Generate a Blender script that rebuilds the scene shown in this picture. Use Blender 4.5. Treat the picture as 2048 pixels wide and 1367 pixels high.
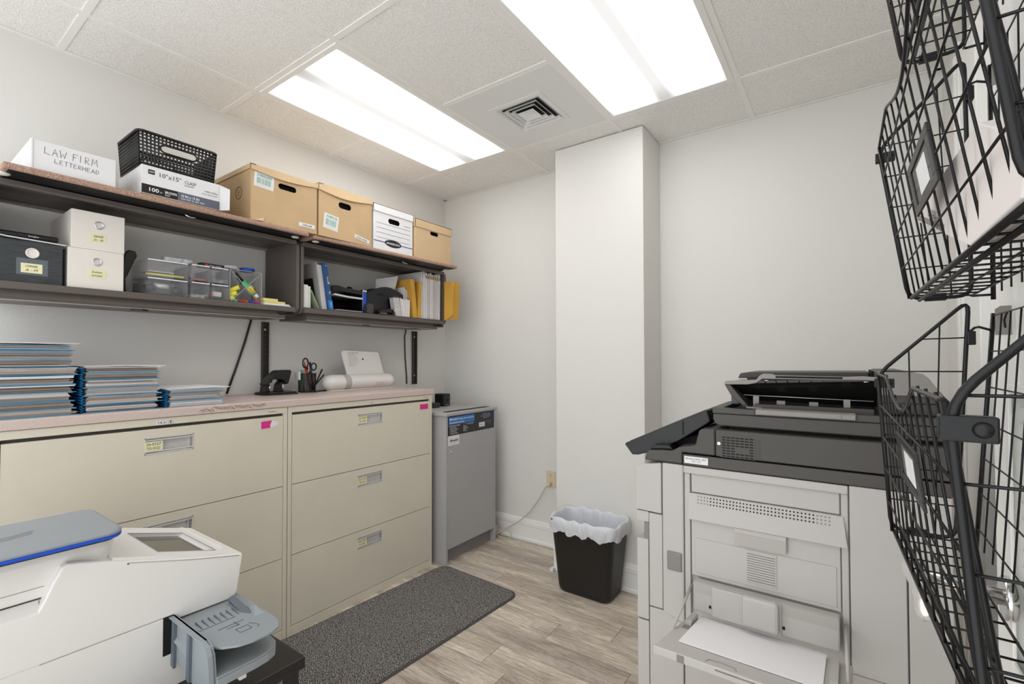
import bpy, bmesh, math, random
from mathutils import Vector, Matrix
random.seed(7)
C = bpy.context.scene.collection
for o in list(bpy.data.objects): bpy.data.objects.remove(o)
# ------------------------------------------------------------------ camera, world, exposure
F, YAW, PITCH, ROLL, H = 950.27, 0.62555, 0.01865, -0.0018, 1.2398
cd = bpy.data.cameras.new('camera'); cam = bpy.data.objects.new('camera', cd); C.objects.link(cam)
cam.location = (0, 0, H)
fw = Vector((-math.sin(YAW)*math.cos(PITCH), math.cos(YAW)*math.cos(PITCH), math.sin(PITCH)))
rt0 = Vector((math.cos(YAW), math.sin(YAW), 0)); up0 = rt0.cross(fw)
rt = rt0*math.cos(ROLL)+up0*math.sin(ROLL); up = up0*math.cos(ROLL)-rt0*math.sin(ROLL)
cam.rotation_euler = Matrix((rt, up, -fw)).transposed().to_euler()
cd.sensor_width = 36; cd.lens = F/2048*36
cd.shift_x = (1024-1009.79)/2048; cd.shift_y = (699.39-683.5)/2048
cd.clip_start = 0.02; cd.clip_end = 50
bpy.context.scene.camera = cam
vs = bpy.context.scene.view_settings
vs.view_transform = 'Standard'; vs.look = 'None'; vs.gamma = 1; vs.use_curve_mapping = False
vs.exposure = 0.5
w = bpy.data.worlds.new('world'); bpy.context.scene.world = w; w.use_nodes = True
w.node_tree.nodes['Background'].inputs[0].default_value = (.965, .985, 1.0, 1)
w.node_tree.nodes['Background'].inputs[1].default_value = 1.55
XL, YB, YC, XC1, XC2, XR, HC = -2.5604, 2.7431, 2.4646, -1.4067, -0.8725, 0.3437, 2.4821
XC = -2.0465
GX, GY, U = -2.2139, -0.1260, 0.6096
YN = -0.35                                     # shell cut open behind the camera, added so world light fills the room
# ------------------------------------------------------------------ materials
def s2l(c): return tuple(((x/255)/12.92 if x/255 <= .04045 else ((x/255+.055)/1.055)**2.4) for x in c)
MATS = {}
def mat(name, rgb, rough=.5, metal=0, var=0, vscale=20, bump=0, bscale=200, stretch=None, trans=0, alpha=1, emit=0, spec=.5, rnd=0, coat=0, rgb2=None, speck=None):
    if name in MATS: return MATS[name]
    m = bpy.data.materials.new(name); m.use_nodes = True; nt = m.node_tree; N = nt.nodes; L = nt.links
    b = N['Principled BSDF']; col = (*s2l(rgb), 1)
    b.inputs['Base Color'].default_value = col; b.inputs['Roughness'].default_value = rough
    b.inputs['Metallic'].default_value = metal; b.inputs['Transmission Weight'].default_value = trans
    b.inputs['Alpha'].default_value = alpha; b.inputs['Specular IOR Level'].default_value = spec
    if coat: b.inputs['Coat Weight'].default_value = coat
    if emit:
        b.inputs['Emission Color'].default_value = col; b.inputs['Emission Strength'].default_value = emit
    tc = N.new('ShaderNodeTexCoord'); mp = N.new('ShaderNodeMapping'); L.new(tc.outputs['Object'], mp.inputs[0])
    if stretch: mp.inputs['Scale'].default_value = stretch
    cur = None
    if var or rgb2:
        n = N.new('ShaderNodeTexNoise'); n.inputs['Scale'].default_value = vscale; n.inputs['Detail'].default_value = 5
        L.new(mp.outputs[0], n.inputs['Vector'])
        r = N.new('ShaderNodeValToRGB'); r.color_ramp.elements[0].position = .35; r.color_ramp.elements[1].position = .65
        L.new(n.outputs['Fac'], r.inputs[0])
        mx = N.new('ShaderNodeMix'); mx.data_type = 'RGBA'; L.new(r.outputs[0], mx.inputs[0])
        c2 = s2l(rgb2) if rgb2 else tuple(x*(1-var) for x in s2l(rgb))
        mx.inputs[6].default_value = (*c2, 1); mx.inputs[7].default_value = col
        cur = mx.outputs[2]
    if speck:
        n = N.new('ShaderNodeTexNoise'); n.inputs['Scale'].default_value = speck[0]; n.inputs['Detail'].default_value = 1
        L.new(tc.outputs['Object'], n.inputs['Vector'])
        r = N.new('ShaderNodeValToRGB'); r.color_ramp.elements[0].position = speck[1]-.04; r.color_ramp.elements[1].position = speck[1]+.04
        L.new(n.outputs['Fac'], r.inputs[0])
        mx = N.new('ShaderNodeMix'); mx.data_type = 'RGBA'; L.new(r.outputs[0], mx.inputs[0])
        if cur: L.new(cur, mx.inputs[6])
        else: mx.inputs[6].default_value = col
        mx.inputs[7].default_value = (*s2l(speck[2]), 1); cur = mx.outputs[2]
    if rnd:
        oi = N.new('ShaderNodeObjectInfo'); hs = N.new('ShaderNodeHueSaturation')
        ma = N.new('ShaderNodeMapRange'); ma.inputs[3].default_value = 1-rnd; ma.inputs[4].default_value = 1+rnd*.6
        L.new(oi.outputs['Random'], ma.inputs[0]); L.new(ma.outputs[0], hs.inputs['Value'])
        if cur: L.new(cur, hs.inputs['Color'])
        else: hs.inputs['Color'].default_value = col
        cur = hs.outputs[0]
    if cur: L.new(cur, b.inputs['Base Color'])
    if bump:
        n = N.new('ShaderNodeTexNoise'); n.inputs['Scale'].default_value = bscale; n.inputs['Detail'].default_value = 3
        L.new(mp.outputs[0], n.inputs['Vector'])
        bp = N.new('ShaderNodeBump'); bp.inputs['Strength'].default_value = bump; bp.inputs['Distance'].default_value = .002
        L.new(n.outputs['Fac'], bp.inputs['Height']); L.new(bp.outputs[0], b.inputs['Normal'])
    MATS[name] = m; return m
M = {}
M['wall'] = mat('wall_paint', (222,220,216), .75, bump=.28, bscale=130)
M['trim'] = mat('trim_paint', (236,235,232), .4)
M['tile'] = mat('ceiling_tile', (244,242,238), .95, bump=.8, bscale=260, speck=(420, .6, (196,193,188)))
M['tee'] = mat('ceiling_tee', (238,236,232), .5)
M['metalwhite'] = mat('vent_white', (226,226,224), .45)
M['black'] = mat('black_plastic', (13,13,14), .42)
M['dark'] = mat('deep_black', (8,8,8), .8)
M['wire'] = mat('black_wire', (11,11,13), .38, spec=.35)
M['beige'] = mat('beige_enamel', (216,209,192), .42, var=.04, vscale=6)
M['counter'] = mat('speckled_laminate', (208,190,182), .4, speck=(600, .62, (170,146,138)))
M['shelf'] = mat('brown_metal', (92,84,79), .42, bump=.08, bscale=900)
M['shelfd'] = mat('dark_brown_metal', (62,56,52), .45)
M['mottle'] = mat('mottled_fabric', (196,164,144), .9, speck=(520, .5, (132,100,88)), bump=.5, bscale=700)
M['kraft'] = mat('kraft_board', (198,168,128), .8, var=.1, vscale=9, bump=.15, bscale=60)
M['kraft2'] = mat('kraft_board_pale', (206,178,140), .8, var=.06, vscale=12, bump=.1, bscale=60)
M['kraftd'] = mat('kraft_edge', (176,138,92), .85)
M['paper'] = mat('white_paper', (236,235,236), .7)
M['paper2'] = mat('grey_white_paper', (205,202,202), .8)
M['card'] = mat('white_card', (226,225,226), .55, var=.03, vscale=8)
M['cream'] = mat('cream_card', (226,220,212), .6, var=.04, vscale=7)
M['note'] = mat('yellow_note', (226,222,178), .8)
M['ink'] = mat('grey_ink', (70,70,74), .8)
M['inkb'] = mat('black_ink', (25,25,28), .8)
M['inkg'] = mat('teal_ink', (70,150,130), .8)
M['inkblue'] = mat('blue_ink', (70,80,150), .8)
M['white'] = mat('white_lettering', (240,240,240), .6)
M['copl'] = mat('copier_light', (186,182,178), .5, bump=.06, bscale=1500)
M['copd'] = mat('copier_dark', (70,66,62), .5, bump=.06, bscale=1500)
M['copg'] = mat('copier_grey', (130,125,120), .5)
M['mach'] = mat('machine_white', (226,223,219), .4, bump=.04, bscale=1500)
M['lid'] = mat('slate_plastic', (146,152,157), .35, var=.05, vscale=5)
M['blue'] = mat('royal_blue', (20,80,200), .4)
M['tray'] = mat('tray_grey', (142,149,153), .4)
M['trayd'] = mat('tray_grey_dark', (96,103,112), .45)
M['screen'] = mat('dark_screen', (86,80,70), .06, spec=.9)
M['chrome'] = mat('chrome', (215,215,215), .15, metal=1)
M['alu'] = mat('brushed_aluminium', (214,212,210), .35, metal=.35)
M['mat'] = mat('grey_mat_pile', (62,58,57), .95, speck=(250, .55, (168,164,160)), bump=1.0, bscale=300)
M['matedge'] = mat('mat_edge', (78,72,72), .85)
M['shred'] = mat('grey_melamine', (172,170,170), .55, var=.06, vscale=90)
M['clear'] = mat('clear_plastic', (225,225,230), .06, trans=0, alpha=.085, spec=.8)
M['bag'] = mat('bin_liner', (228,230,236), .3, alpha=.82, bump=.9, bscale=38)
M['foldblue'] = mat('folder_blue', (72,150,188), .6)
M['foldpale'] = mat('folder_pale_blue', (165,195,215), .6)
M['gusset'] = mat('gusset_blue', (34,138,198), .6)
M['manila'] = mat('manila', (178,146,112), .8)
M['yellowenv'] = mat('golden_envelope', (214,164,66), .75, var=.08, vscale=9)
M['pink'] = mat('pink_tape', (216,42,132), .6)
M['red'] = mat('red_plastic', (196,40,50), .4)
M['green'] = mat('green_plastic', (70,190,130), .4)
M['yellow'] = mat('yellow_plastic', (228,222,70), .4)
M['orange'] = mat('orange_card', (196,90,40), .6)
M['bluebook'] = mat('blue_cover', (32,78,130), .35)
M['bluebook2'] = mat('bright_blue_cover', (30,120,190), .35)
M['navy'] = mat('navy_black_plastic', (17,19,27), .4)
M['greensheet'] = mat('pale_green_card', (176,190,158), .7)
M['ivory'] = mat('ivory_plastic', (214,200,170), .45)
M['glass'] = mat('darkened_glass', (128,136,126), .05, alpha=.85, spec=.8)  # darkness behind the blinds is painted into the pane colour
M['slat'] = mat('blind_slat', (235,233,224), .5)
def plank_mat():
    m = bpy.data.materials.new('oak_plank'); m.use_nodes = True; nt = m.node_tree; N = nt.nodes; L = nt.links; b = N['Principled BSDF']
    b.inputs['Roughness'].default_value = .42
    tc = N.new('ShaderNodeTexCoord'); oi = N.new('ShaderNodeObjectInfo')
    of = N.new('ShaderNodeVectorMath'); of.operation = 'SCALE'; of.inputs['Scale'].default_value = 1
    cx = N.new('ShaderNodeCombineXYZ'); mm = N.new('ShaderNodeMath'); mm.operation = 'MULTIPLY'; mm.inputs[1].default_value = 37
    L.new(oi.outputs['Random'], mm.inputs[0])
    for k in range(3): L.new(mm.outputs[0], cx.inputs[k])
    ad = N.new('ShaderNodeVectorMath'); ad.operation = 'ADD'; L.new(tc.outputs['Object'], ad.inputs[0]); L.new(cx.outputs[0], ad.inputs[1])
    def noise(scale, st, det=6, dist=0):
        mp = N.new('ShaderNodeMapping'); mp.inputs['Scale'].default_value = st; L.new(ad.outputs[0], mp.inputs[0])
        n = N.new('ShaderNodeTexNoise'); n.inputs['Scale'].default_value = scale; n.inputs['Detail'].default_value = det; n.inputs['Distortion'].default_value = dist
        L.new(mp.outputs[0], n.inputs['Vector']); return n.outputs['Fac']
    def ramp(src, p0, c0, p1, c1):
        r = N.new('ShaderNodeValToRGB'); e = r.color_ramp.elements
        e[0].position = p0; e[0].color = (*s2l(c0), 1); e[1].position = p1; e[1].color = (*s2l(c1), 1); L.new(src, r.inputs[0]); return r
    big = ramp(noise(2.2, (1, 5, 1), 4, .6), .36, (196,184,172), .62, (238,230,216))
    gr = ramp(noise(9, (1, 14, 1), 8, .4), .33, (176,166,160), .58, (255,255,255))
    mx = N.new('ShaderNodeMix'); mx.data_type = 'RGBA'; mx.blend_type = 'MULTIPLY'; mx.inputs[0].default_value = .55
    L.new(big.outputs[0], mx.inputs[6]); L.new(gr.outputs[0], mx.inputs[7])
    fine = ramp(noise(30, (1, 16, 1), 6, .2), .42, (120,108,102), .52, (255,255,255))
    m2 = N.new('ShaderNodeMix'); m2.data_type = 'RGBA'; m2.blend_type = 'MULTIPLY'; m2.inputs[0].default_value = .34
    L.new(mx.outputs[2], m2.inputs[6]); L.new(fine.outputs[0], m2.inputs[7])
    tint = ramp(oi.outputs['Random'], .1, (222,217,215), .75, (255,252,244))
    m3 = N.new('ShaderNodeMix'); m3.data_type = 'RGBA'; m3.blend_type = 'MULTIPLY'; m3.inputs[0].default_value = .8
    L.new(m2.outputs[2], m3.inputs[6]); L.new(tint.outputs[0], m3.inputs[7]); L.new(m3.outputs[2], b.inputs['Base Color'])
    bp = N.new('ShaderNodeBump'); bp.inputs['Strength'].default_value = .15; bp.inputs['Distance'].default_value = .001
    L.new(fine.outputs[0], bp.inputs['Height']); L.new(bp.outputs[0], b.inputs['Normal']); return m
M['plank'] = plank_mat()
def diffuser_mat():                            # acrylic lens lit by two fluorescent tubes running along Y
    m = bpy.data.materials.new('lit_lens'); m.use_nodes = True; nt = m.node_tree; N = nt.nodes; L = nt.links; b = N['Principled BSDF']
    b.inputs['Base Color'].default_value = (.22, .22, .22, 1); b.inputs['Roughness'].default_value = .6
    tc = N.new('ShaderNodeTexCoord'); sp = N.new('ShaderNodeSeparateXYZ'); L.new(tc.outputs['Object'], sp.inputs[0])
    ab = N.new('ShaderNodeMath'); ab.operation = 'ABSOLUTE'; L.new(sp.outputs[0], ab.inputs[0])
    su = N.new('ShaderNodeMath'); su.operation = 'SUBTRACT'; L.new(ab.outputs[0], su.inputs[0]); su.inputs[1].default_value = .15
    ab2 = N.new('ShaderNodeMath'); ab2.operation = 'ABSOLUTE'; L.new(su.outputs[0], ab2.inputs[0])
    ay = N.new('ShaderNodeMath'); ay.operation = 'ABSOLUTE'; L.new(sp.outputs[1], ay.inputs[0])
    rr = N.new('ShaderNodeMapRange'); rr.interpolation_type = 'SMOOTHSTEP'
    for i, v in ((1, 0), (2, .135), (3, LAMP_HI), (4, LAMP_LO)): rr.inputs[i].default_value = v
    L.new(ab2.outputs[0], rr.inputs[0])
    re = N.new('ShaderNodeMapRange'); re.interpolation_type = 'SMOOTHSTEP'
    for i, v in ((1, .40), (2, .60), (3, 1), (4, .55)): re.inputs[i].default_value = v
    L.new(ay.outputs[0], re.inputs[0])
    mu = N.new('ShaderNodeMath'); mu.operation = 'MULTIPLY'; L.new(rr.outputs[0], mu.inputs[0]); L.new(re.outputs[0], mu.inputs[1])
    L.new(mu.outputs[0], b.inputs['Emission Strength']); b.inputs['Emission Color'].default_value = (1, .985, .965, 1); return m
LAMP_HI, LAMP_LO = 5.4, .56
M['lens'] = diffuser_mat()
# ------------------------------------------------------------------ mesh helpers
class MB:
    def __init__(s): s.v = []; s.f = []; s.sm = []
    def add(s, vs, fs, smooth=False):
        b = len(s.v); s.v += [Vector(x) for x in vs]
        for f in fs: s.f.append([b+i for i in f]); s.sm.append(smooth)
        return s
    def box(s, x0, x1, y0, y1, z0, z1, Mx=None):
        v = [Vector(p) for p in ((x0,y0,z0),(x1,y0,z0),(x1,y1,z0),(x0,y1,z0),(x0,y0,z1),(x1,y0,z1),(x1,y1,z1),(x0,y1,z1))]
        if Mx: v = [Mx @ p for p in v]
        return s.add(v, [(0,3,2,1),(4,5,6,7),(0,1,5,4),(1,2,6,5),(2,3,7,6),(3,0,4,7)])
    def prism(s, pts, ax, a0, a1):               # pts: the two other axes in order
        def P(p, a): return {'X': (a, p[0], p[1]), 'Y': (p[0], a, p[1]), 'Z': (p[0], p[1], a)}[ax]
        n = len(pts); v = [P(p, a0) for p in pts]+[P(p, a1) for p in pts]
        return s.add(v, [tuple(range(n))[::-1], tuple(range(n, 2*n))]+[(i, (i+1) % n, n+(i+1) % n, n+i) for i in range(n)])
    def quad(s, a, b, c, d): return s.add([a, b, c, d], [(0,1,2,3)])
    def slab(s, a, b, c, d, t):                  # quad thickened along its normal
        a, b, c, d = map(Vector, (a, b, c, d)); n = (b-a).cross(d-a).normalized()*t
        return s.add([a,b,c,d,a-n,b-n,c-n,d-n], [(0,1,2,3),(7,6,5,4),(0,4,5,1),(1,5,6,2),(2,6,7,3),(3,7,4,0)])
    def tube(s, pts, r, n=8, closed=False, r2=None):
        pts = [Vector(p) for p in pts]; m = len(pts); rings = []
        prev = None
        for i, p in enumerate(pts):
            if closed: d = (pts[(i+1) % m]-pts[i-1])
            else: d = pts[min(i+1, m-1)]-pts[max(i-1, 0)]
            d.normalize()
            if prev is None: u = d.orthogonal().normalized()
            else:
                u = prev-d*prev.dot(d)
                u = d.orthogonal().normalized() if u.length < 1e-6 else u.normalized()
            prev = u; wv = d.cross(u)
            rad = r if r2 is None else r+(r2-r)*i/(m-1)
            rings.append([p+(u*math.cos(2*math.pi*k/n)+wv*math.sin(2*math.pi*k/n))*rad for k in range(n)])
        b = len(s.v)
        for q in rings: s.v += q
        for i in range(m if closed else m-1):
            j = (i+1) % m
            for k in range(n):
                l = (k+1) % n
                s.f.append([b+i*n+k, b+i*n+l, b+j*n+l, b+j*n+k]); s.sm.append(True)
        if not closed:
            s.f.append([b+k for k in range(n)][::-1]); s.sm.append(False)
            s.f.append([b+(m-1)*n+k for k in range(n)]); s.sm.append(False)
        return s
    def cyl(s, a, b, r, n=20, r2=None): return s.tube([a, b], r, n, r2=r2)
    def sphere(s, c, r, n=10, sc=(1,1,1)):
        vs = []; fs = []
        for i in range(1, n):
            for k in range(2*n):
                t = math.pi*i/n; ph = math.pi*k/n
                vs.append((c[0]+r*sc[0]*math.sin(t)*math.cos(ph), c[1]+r*sc[1]*math.sin(t)*math.sin(ph), c[2]+r*sc[2]*math.cos(t)))
        vs += [(c[0], c[1], c[2]+r*sc[2]), (c[0], c[1], c[2]-r*sc[2])]
        K = 2*n
        for i in range(n-2):
            for k in range(K): fs.append((i*K+k, (i+1)*K+k, (i+1)*K+(k+1) % K, i*K+(k+1) % K))
        for k in range(K):
            fs.append((len(vs)-2, k, (k+1) % K)); fs.append((len(vs)-1, (n-2)*K+(k+1) % K, (n-2)*K+k))
        return s.add(vs, fs, True)
    def loft(s, rings, cap=True, smooth=True):
        n = len(rings[0]); b = len(s.v)
        for q in rings: s.v += [Vector(p) for p in q]
        for i in range(len(rings)-1):
            for k in range(n):
                l = (k+1) % n; s.f.append([b+i*n+k, b+i*n+l, b+(i+1)*n+l, b+(i+1)*n+k]); s.sm.append(smooth)
        if cap:
            s.f.append([b+k for k in range(n)][::-1]); s.sm.append(False)
            s.f.append([b+(len(rings)-1)*n+k for k in range(n)]); s.sm.append(False)
        return s
    def build(s, name, m, parent=None, bevel=0, seg=2, label=None, kind=None, mesh=None):
        if parent is not None: org = Vector(parent['_o'])
        else:
            xs = [v.x for v in s.v]; ys = [v.y for v in s.v]; zs = [v.z for v in s.v]
            org = Vector(((min(xs)+max(xs))/2, (min(ys)+max(ys))/2, min(zs)))
        me = bpy.data.meshes.new(name); me.from_pydata([tuple(v-org) for v in s.v], [], s.f); me.update()
        me.polygons.foreach_set('use_smooth', s.sm)
        bm = bmesh.new(); bm.from_mesh(me); bmesh.ops.recalc_face_normals(bm, faces=bm.faces); bm.to_mesh(me); bm.free()
        me.materials.append(m)
        o = bpy.data.objects.new(name, me); C.objects.link(o); o['_o'] = tuple(org)
        if parent is not None: o.parent = parent
        else: o.location = org
        if bevel:
            md = o.modifiers.new('b', 'BEVEL'); md.width = bevel; md.segments = seg; md.limit_method = 'ANGLE'; md.angle_limit = .6
        if label: o['label'] = label
        if kind: o['kind'] = kind
        return o
def B(*a): return MB().box(*a)
def tag(o, label, cat, group=None):
    o['label'] = label; o['category'] = cat
    if group: o['group'] = group
    return o
def thing(name, loc, label=None, cat=None, group=None, kind=None):
    o = bpy.data.objects.new(name, None); o.empty_display_size = .05; C.objects.link(o); o.location = loc; o['_o'] = tuple(loc)
    if label: tag(o, label, cat, group)
    if kind: o['kind'] = kind
    return o
def text(s, org, u, v, size, m, parent, name='lettering', width=None, bold=0, shear=0):
    c = bpy.data.curves.new('t', 'FONT'); c.body = s; c.size = size; c.offset = bold*size*.5; c.shear = shear; c.resolution_u = 2
    t = bpy.data.objects.new('t', c); C.objects.link(t); bpy.context.view_layer.update()
    me = bpy.data.meshes.new_from_object(t); bpy.data.objects.remove(t)
    u = Vector(u).normalized(); v = Vector(v).normalized(); n = u.cross(v)
    if len(me.vertices) == 0: return
    w0 = max(p.co.x for p in me.vertices); k = (width/w0) if width else 1
    O = Vector(parent['_o']); org = Vector(org)+n*.0006
    for p in me.vertices: p.co = org+u*p.co.x*k+v*p.co.y-O
    me.materials.append(m); o = bpy.data.objects.new(name, me); C.objects.link(o); o.parent = parent; o['_o'] = parent['_o']; return o
def strokes(lines, org, u, v, r, m, parent, name='handwriting'):
    u = Vector(u); v = Vector(v); n = u.cross(v).normalized(); b = MB()
    for ln in lines: b.tube([Vector(org)+u*x+v*y+n*r*.3 for x, y in ln], r, 5)
    return b.build(name, m, parent)
def label_plate(parent, name, m, X, y0, y1, z0, z1, t=.001, n=1): return B(*sorted((X, X+t*n)), y0, y1, z0, z1).build(name, m, parent)
Yv, Zv, Xv = (0,1,0), (0,0,1), (1,0,0)
# ------------------------------------------------------------------ floor
fl = B(XL-.1, XR+.1, YN, YB+.1, -.06, -.006).build('floor', mat('subfloor', (70,60,52), .8), kind='structure')
PW = .1455; y = 1.389-PW*19; row = 0
known = {0: -1.11, 2: -.708, 3: -1.105, 5: -1.62, 6: -1.96, 7: -.9, 8: -1.50}
while y < YB:
    k = row-19; jx = known.get(k, -2.5+((row*.437+.3) % 1)*1.2)
    xs = sorted([x for x in (jx-1.22, jx, jx+1.22, jx+2.44, jx-2.44) if XL < x < XR]); xs = [XL]+xs+[XR]
    for a, b_ in zip(xs, xs[1:]):
        if b_-a > .02 and y+PW > YN:
            o = B(a+.0009, b_-.0009, max(y, YN)+.0008, min(y+PW, YB)-.0008, -.006, 0).build('plank', M['plank'], fl)
    y += PW; row += 1
# ------------------------------------------------------------------ walls, column, baseboards
B(XL-.1, XL, YN, YB+.1, 0, HC+.15).build('wall_left', M['wall'], kind='structure')
B(XL, XR, YB, YB+.1, 0, HC+.15).build('wall_back', M['wall'], kind='structure')
B(XR, XR+.1, YN, YB+.1, 0, HC+.15).build('wall_right', M['wall'], kind='structure')
B(XC1, XC2, YC, YB-.001, 0, HC-.001).build('wall_column', M['wall'], bevel=.003, kind='structure')
PROF = [(0,.0),(.017,.0),(.017,.014),(.012,.022),(.012,.098),(.0145,.104),(.0145,.124),(.010,.130),(.010,.138),(.006,.146),(0,.148)]
def baseboard(name, pts):                       # profile swept along straight runs, runs given with their outward normal
    b = MB()
    for (x0,y0,x1,y1,nx,ny) in pts:
        r0 = [(x0+nx*d, y0+ny*d, z) for d, z in PROF]; r1 = [(x1+nx*d, y1+ny*d, z) for d, z in PROF]
        b.loft([r0, r1], smooth=False)
    return b.build(name, M['trim'], kind='structure')
baseboard('baseboard_back', [(XL+.018,YB,XC1-.018,YB,0,-1),(XC2+.018,YB,XR-.018,YB,0,-1)])
b = MB(); b.loft([[(XC1-d, YB-.0005, z) for d, z in PROF], [(XC1-d, YC-d, z) for d, z in PROF], [(XC2+d, YC-d, z) for d, z in PROF], [(XC2+d, YB-.0005, z) for d, z in PROF]], smooth=False)
b.build('baseboard_column', M['trim'], kind='structure')
baseboard('baseboard_left', [(XL,YN,XL,YB-.018,1,0)])
b = MB()
for y0, y1, t in ((2.30,2.325,.016),(2.262,2.296,.030),(2.20,2.258,.018),(2.165,2.192,.034)): b.box(XR-t, XR-.0005, y0, y1, 0, 2.3)
b.build('trim_1', M['trim'], bevel=.003, kind='structure')
B(XR-.03, XR-.0005, 1.94, 2.16, 0, 2.26).build('trim_2', M['trim'], bevel=.003, kind='structure')
# ------------------------------------------------------------------ ceiling
ce = B(XL, XR, YN, YB, HC+.02, HC+.12).build('ceiling', M['tee'], kind='structure')
gx = [XL]+[GX+i*U for i in range(5)]+[XR]; gx = sorted(set(gx))
gy = [YN-U*1, YN]+[GY+i*U for i in range(0, 5)]+[YB]; gy[0] = YN-.001
lights = [(1, 2), (3, 2)]                       # column index (left line) and first y index of each 2 x 4 troffer
T = .012
def cell(i, j): return gx[i], gx[i+1], gy[j], gy[j+1]
skip = set()
for (ci) in (1, 3):
    skip |= {(ci, 4), (ci, 5)}
vent_cell = (2, 5)
for i in range(len(gx)-1):
    for j in range(len(gy)-1):
        if (i, j) in skip or (i, j) == vent_cell: continue
        if i == 4 and j == 5: continue
        x0, x1, y0, y1 = cell(i, j)
        if i == 4 and j == 4: y1 = gy[6]
        if x1-x0 < .03 or y1-y0 < .03: continue
        B(x0+T*.7, x1-T*.7, y0+T*.7, y1-T*.7, HC+.004, HC+.02).build('ceiling_tile', M['tile'], ce)
for gxx in gx[1:-1]: B(gxx-T, gxx+T, YN, YB, HC, HC+.006).build('tee_bar', M['tee'], ce, bevel=.0008)
for j, gyy in enumerate(gy[1:-1], 1):
    for i in range(len(gx)-1):
        if i in (1, 3) and j == 5: continue
        if i == 4 and j == 5: continue
        B(gx[i]+T, gx[i+1]-T, gyy-T, gyy+T, HC+.0005, HC+.006).build('tee_bar', M['tee'], ce)
for x0,x1,y0,y1 in ((XL,XL+.02,YN,YB),(XL,XR,YB-.02,YB),(XR-.02,XR,YN,YB)): B(x0,x1,y0,y1,HC-.001,HC+.003).build('wall_angle', M['tee'], ce)
for n, i in enumerate((1, 3)):
    x0, x1, y0, y1 = gx[i]+T, gx[i+1]-T, gy[4]+T, gy[6]-T
    cx, cy = (x0+x1)/2, (y0+y1)/2
    t = thing('ceiling_light', (cx, cy, HC-.004), ['lit two by four ceiling light above the filing cabinets, nearer the left wall', 'lit two by four ceiling light above the copier, cut by the photo top'][n], 'ceiling light', 'fluorescent ceiling lights')
    fr = MB()
    for q in ((x0,x0+.024,y0,y1),(x1-.024,x1,y0,y1),(x0+.024,x1-.024,y0,y0+.024),(x0+.024,x1-.024,y1-.024,y1)): fr.box(*q, HC-.004, HC+.006)
    fr.build('frame', M['tee'], t, bevel=.0015)
    B(x0+.024, x1-.024, y0+.024, y1-.024, HC-.001, HC+.003).build('diffuser', M['lens'], t)
# air vent
x0, x1, y0, y1 = cell(*vent_cell); VX, VY = -1.295, 2.015
t = thing('air_vent', (VX, VY, HC-.004), 'square white louvred ceiling air vent between the two ceiling lights', 'air vent')
b = MB(); R = .122
for q in ((x0+T,VX-R,y0+T,y1-T),(VX+R,x1-T,y0+T,y1-T),(VX-R,VX+R,y0+T,VY-R),(VX-R,VX+R,VY+R,y1-T)): b.box(*q, HC, HC+.01)
b.build('face_panel', M['metalwhite'], t)
b = MB()
for q in ((VX-.15,VX-R,VY-.15,VY+.15),(VX+R,VX+.15,VY-.15,VY+.15),(VX-R,VX+R,VY-.15,VY-R),(VX-R,VX+R,VY+R,VY+.15)): b.box(*q, HC-.003, HC)
b.build('rim', M['metalwhite'], t, bevel=.001)
B(VX-R, VX+R, VY-R, VY+R, HC+.010, HC+.012).build('louvre_shade', M['dark'], t)  # black sheet put in as the unlit shade between the louvres
def vring(ro, z0, ri, z1):
    b = MB(); o = [(VX+a*ro, VY+c*ro, z0) for a, c in ((-1,-1),(1,-1),(1,1),(-1,1))]; i_ = [(VX+a*ri, VY+c*ri, z1) for a, c in ((-1,-1),(1,-1),(1,1),(-1,1))]
    for k in range(4):
        l = (k+1) % 4; b.slab(o[k], o[l], i_[l], i_[k], .0012)
    return b
for ro in (.121, .096, .071): vring(ro, HC-.005, ro-.015, HC+.018).build('louvre', M['metalwhite'], t)
vring(.046, HC-.005, .01, HC+.006).build('louvre_centre', M['metalwhite'], t)
B(VX-.012, VX+.012, VY-.012, VY+.012, HC+.005, HC+.009).build('centre_cap', M['metalwhite'], t)
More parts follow.
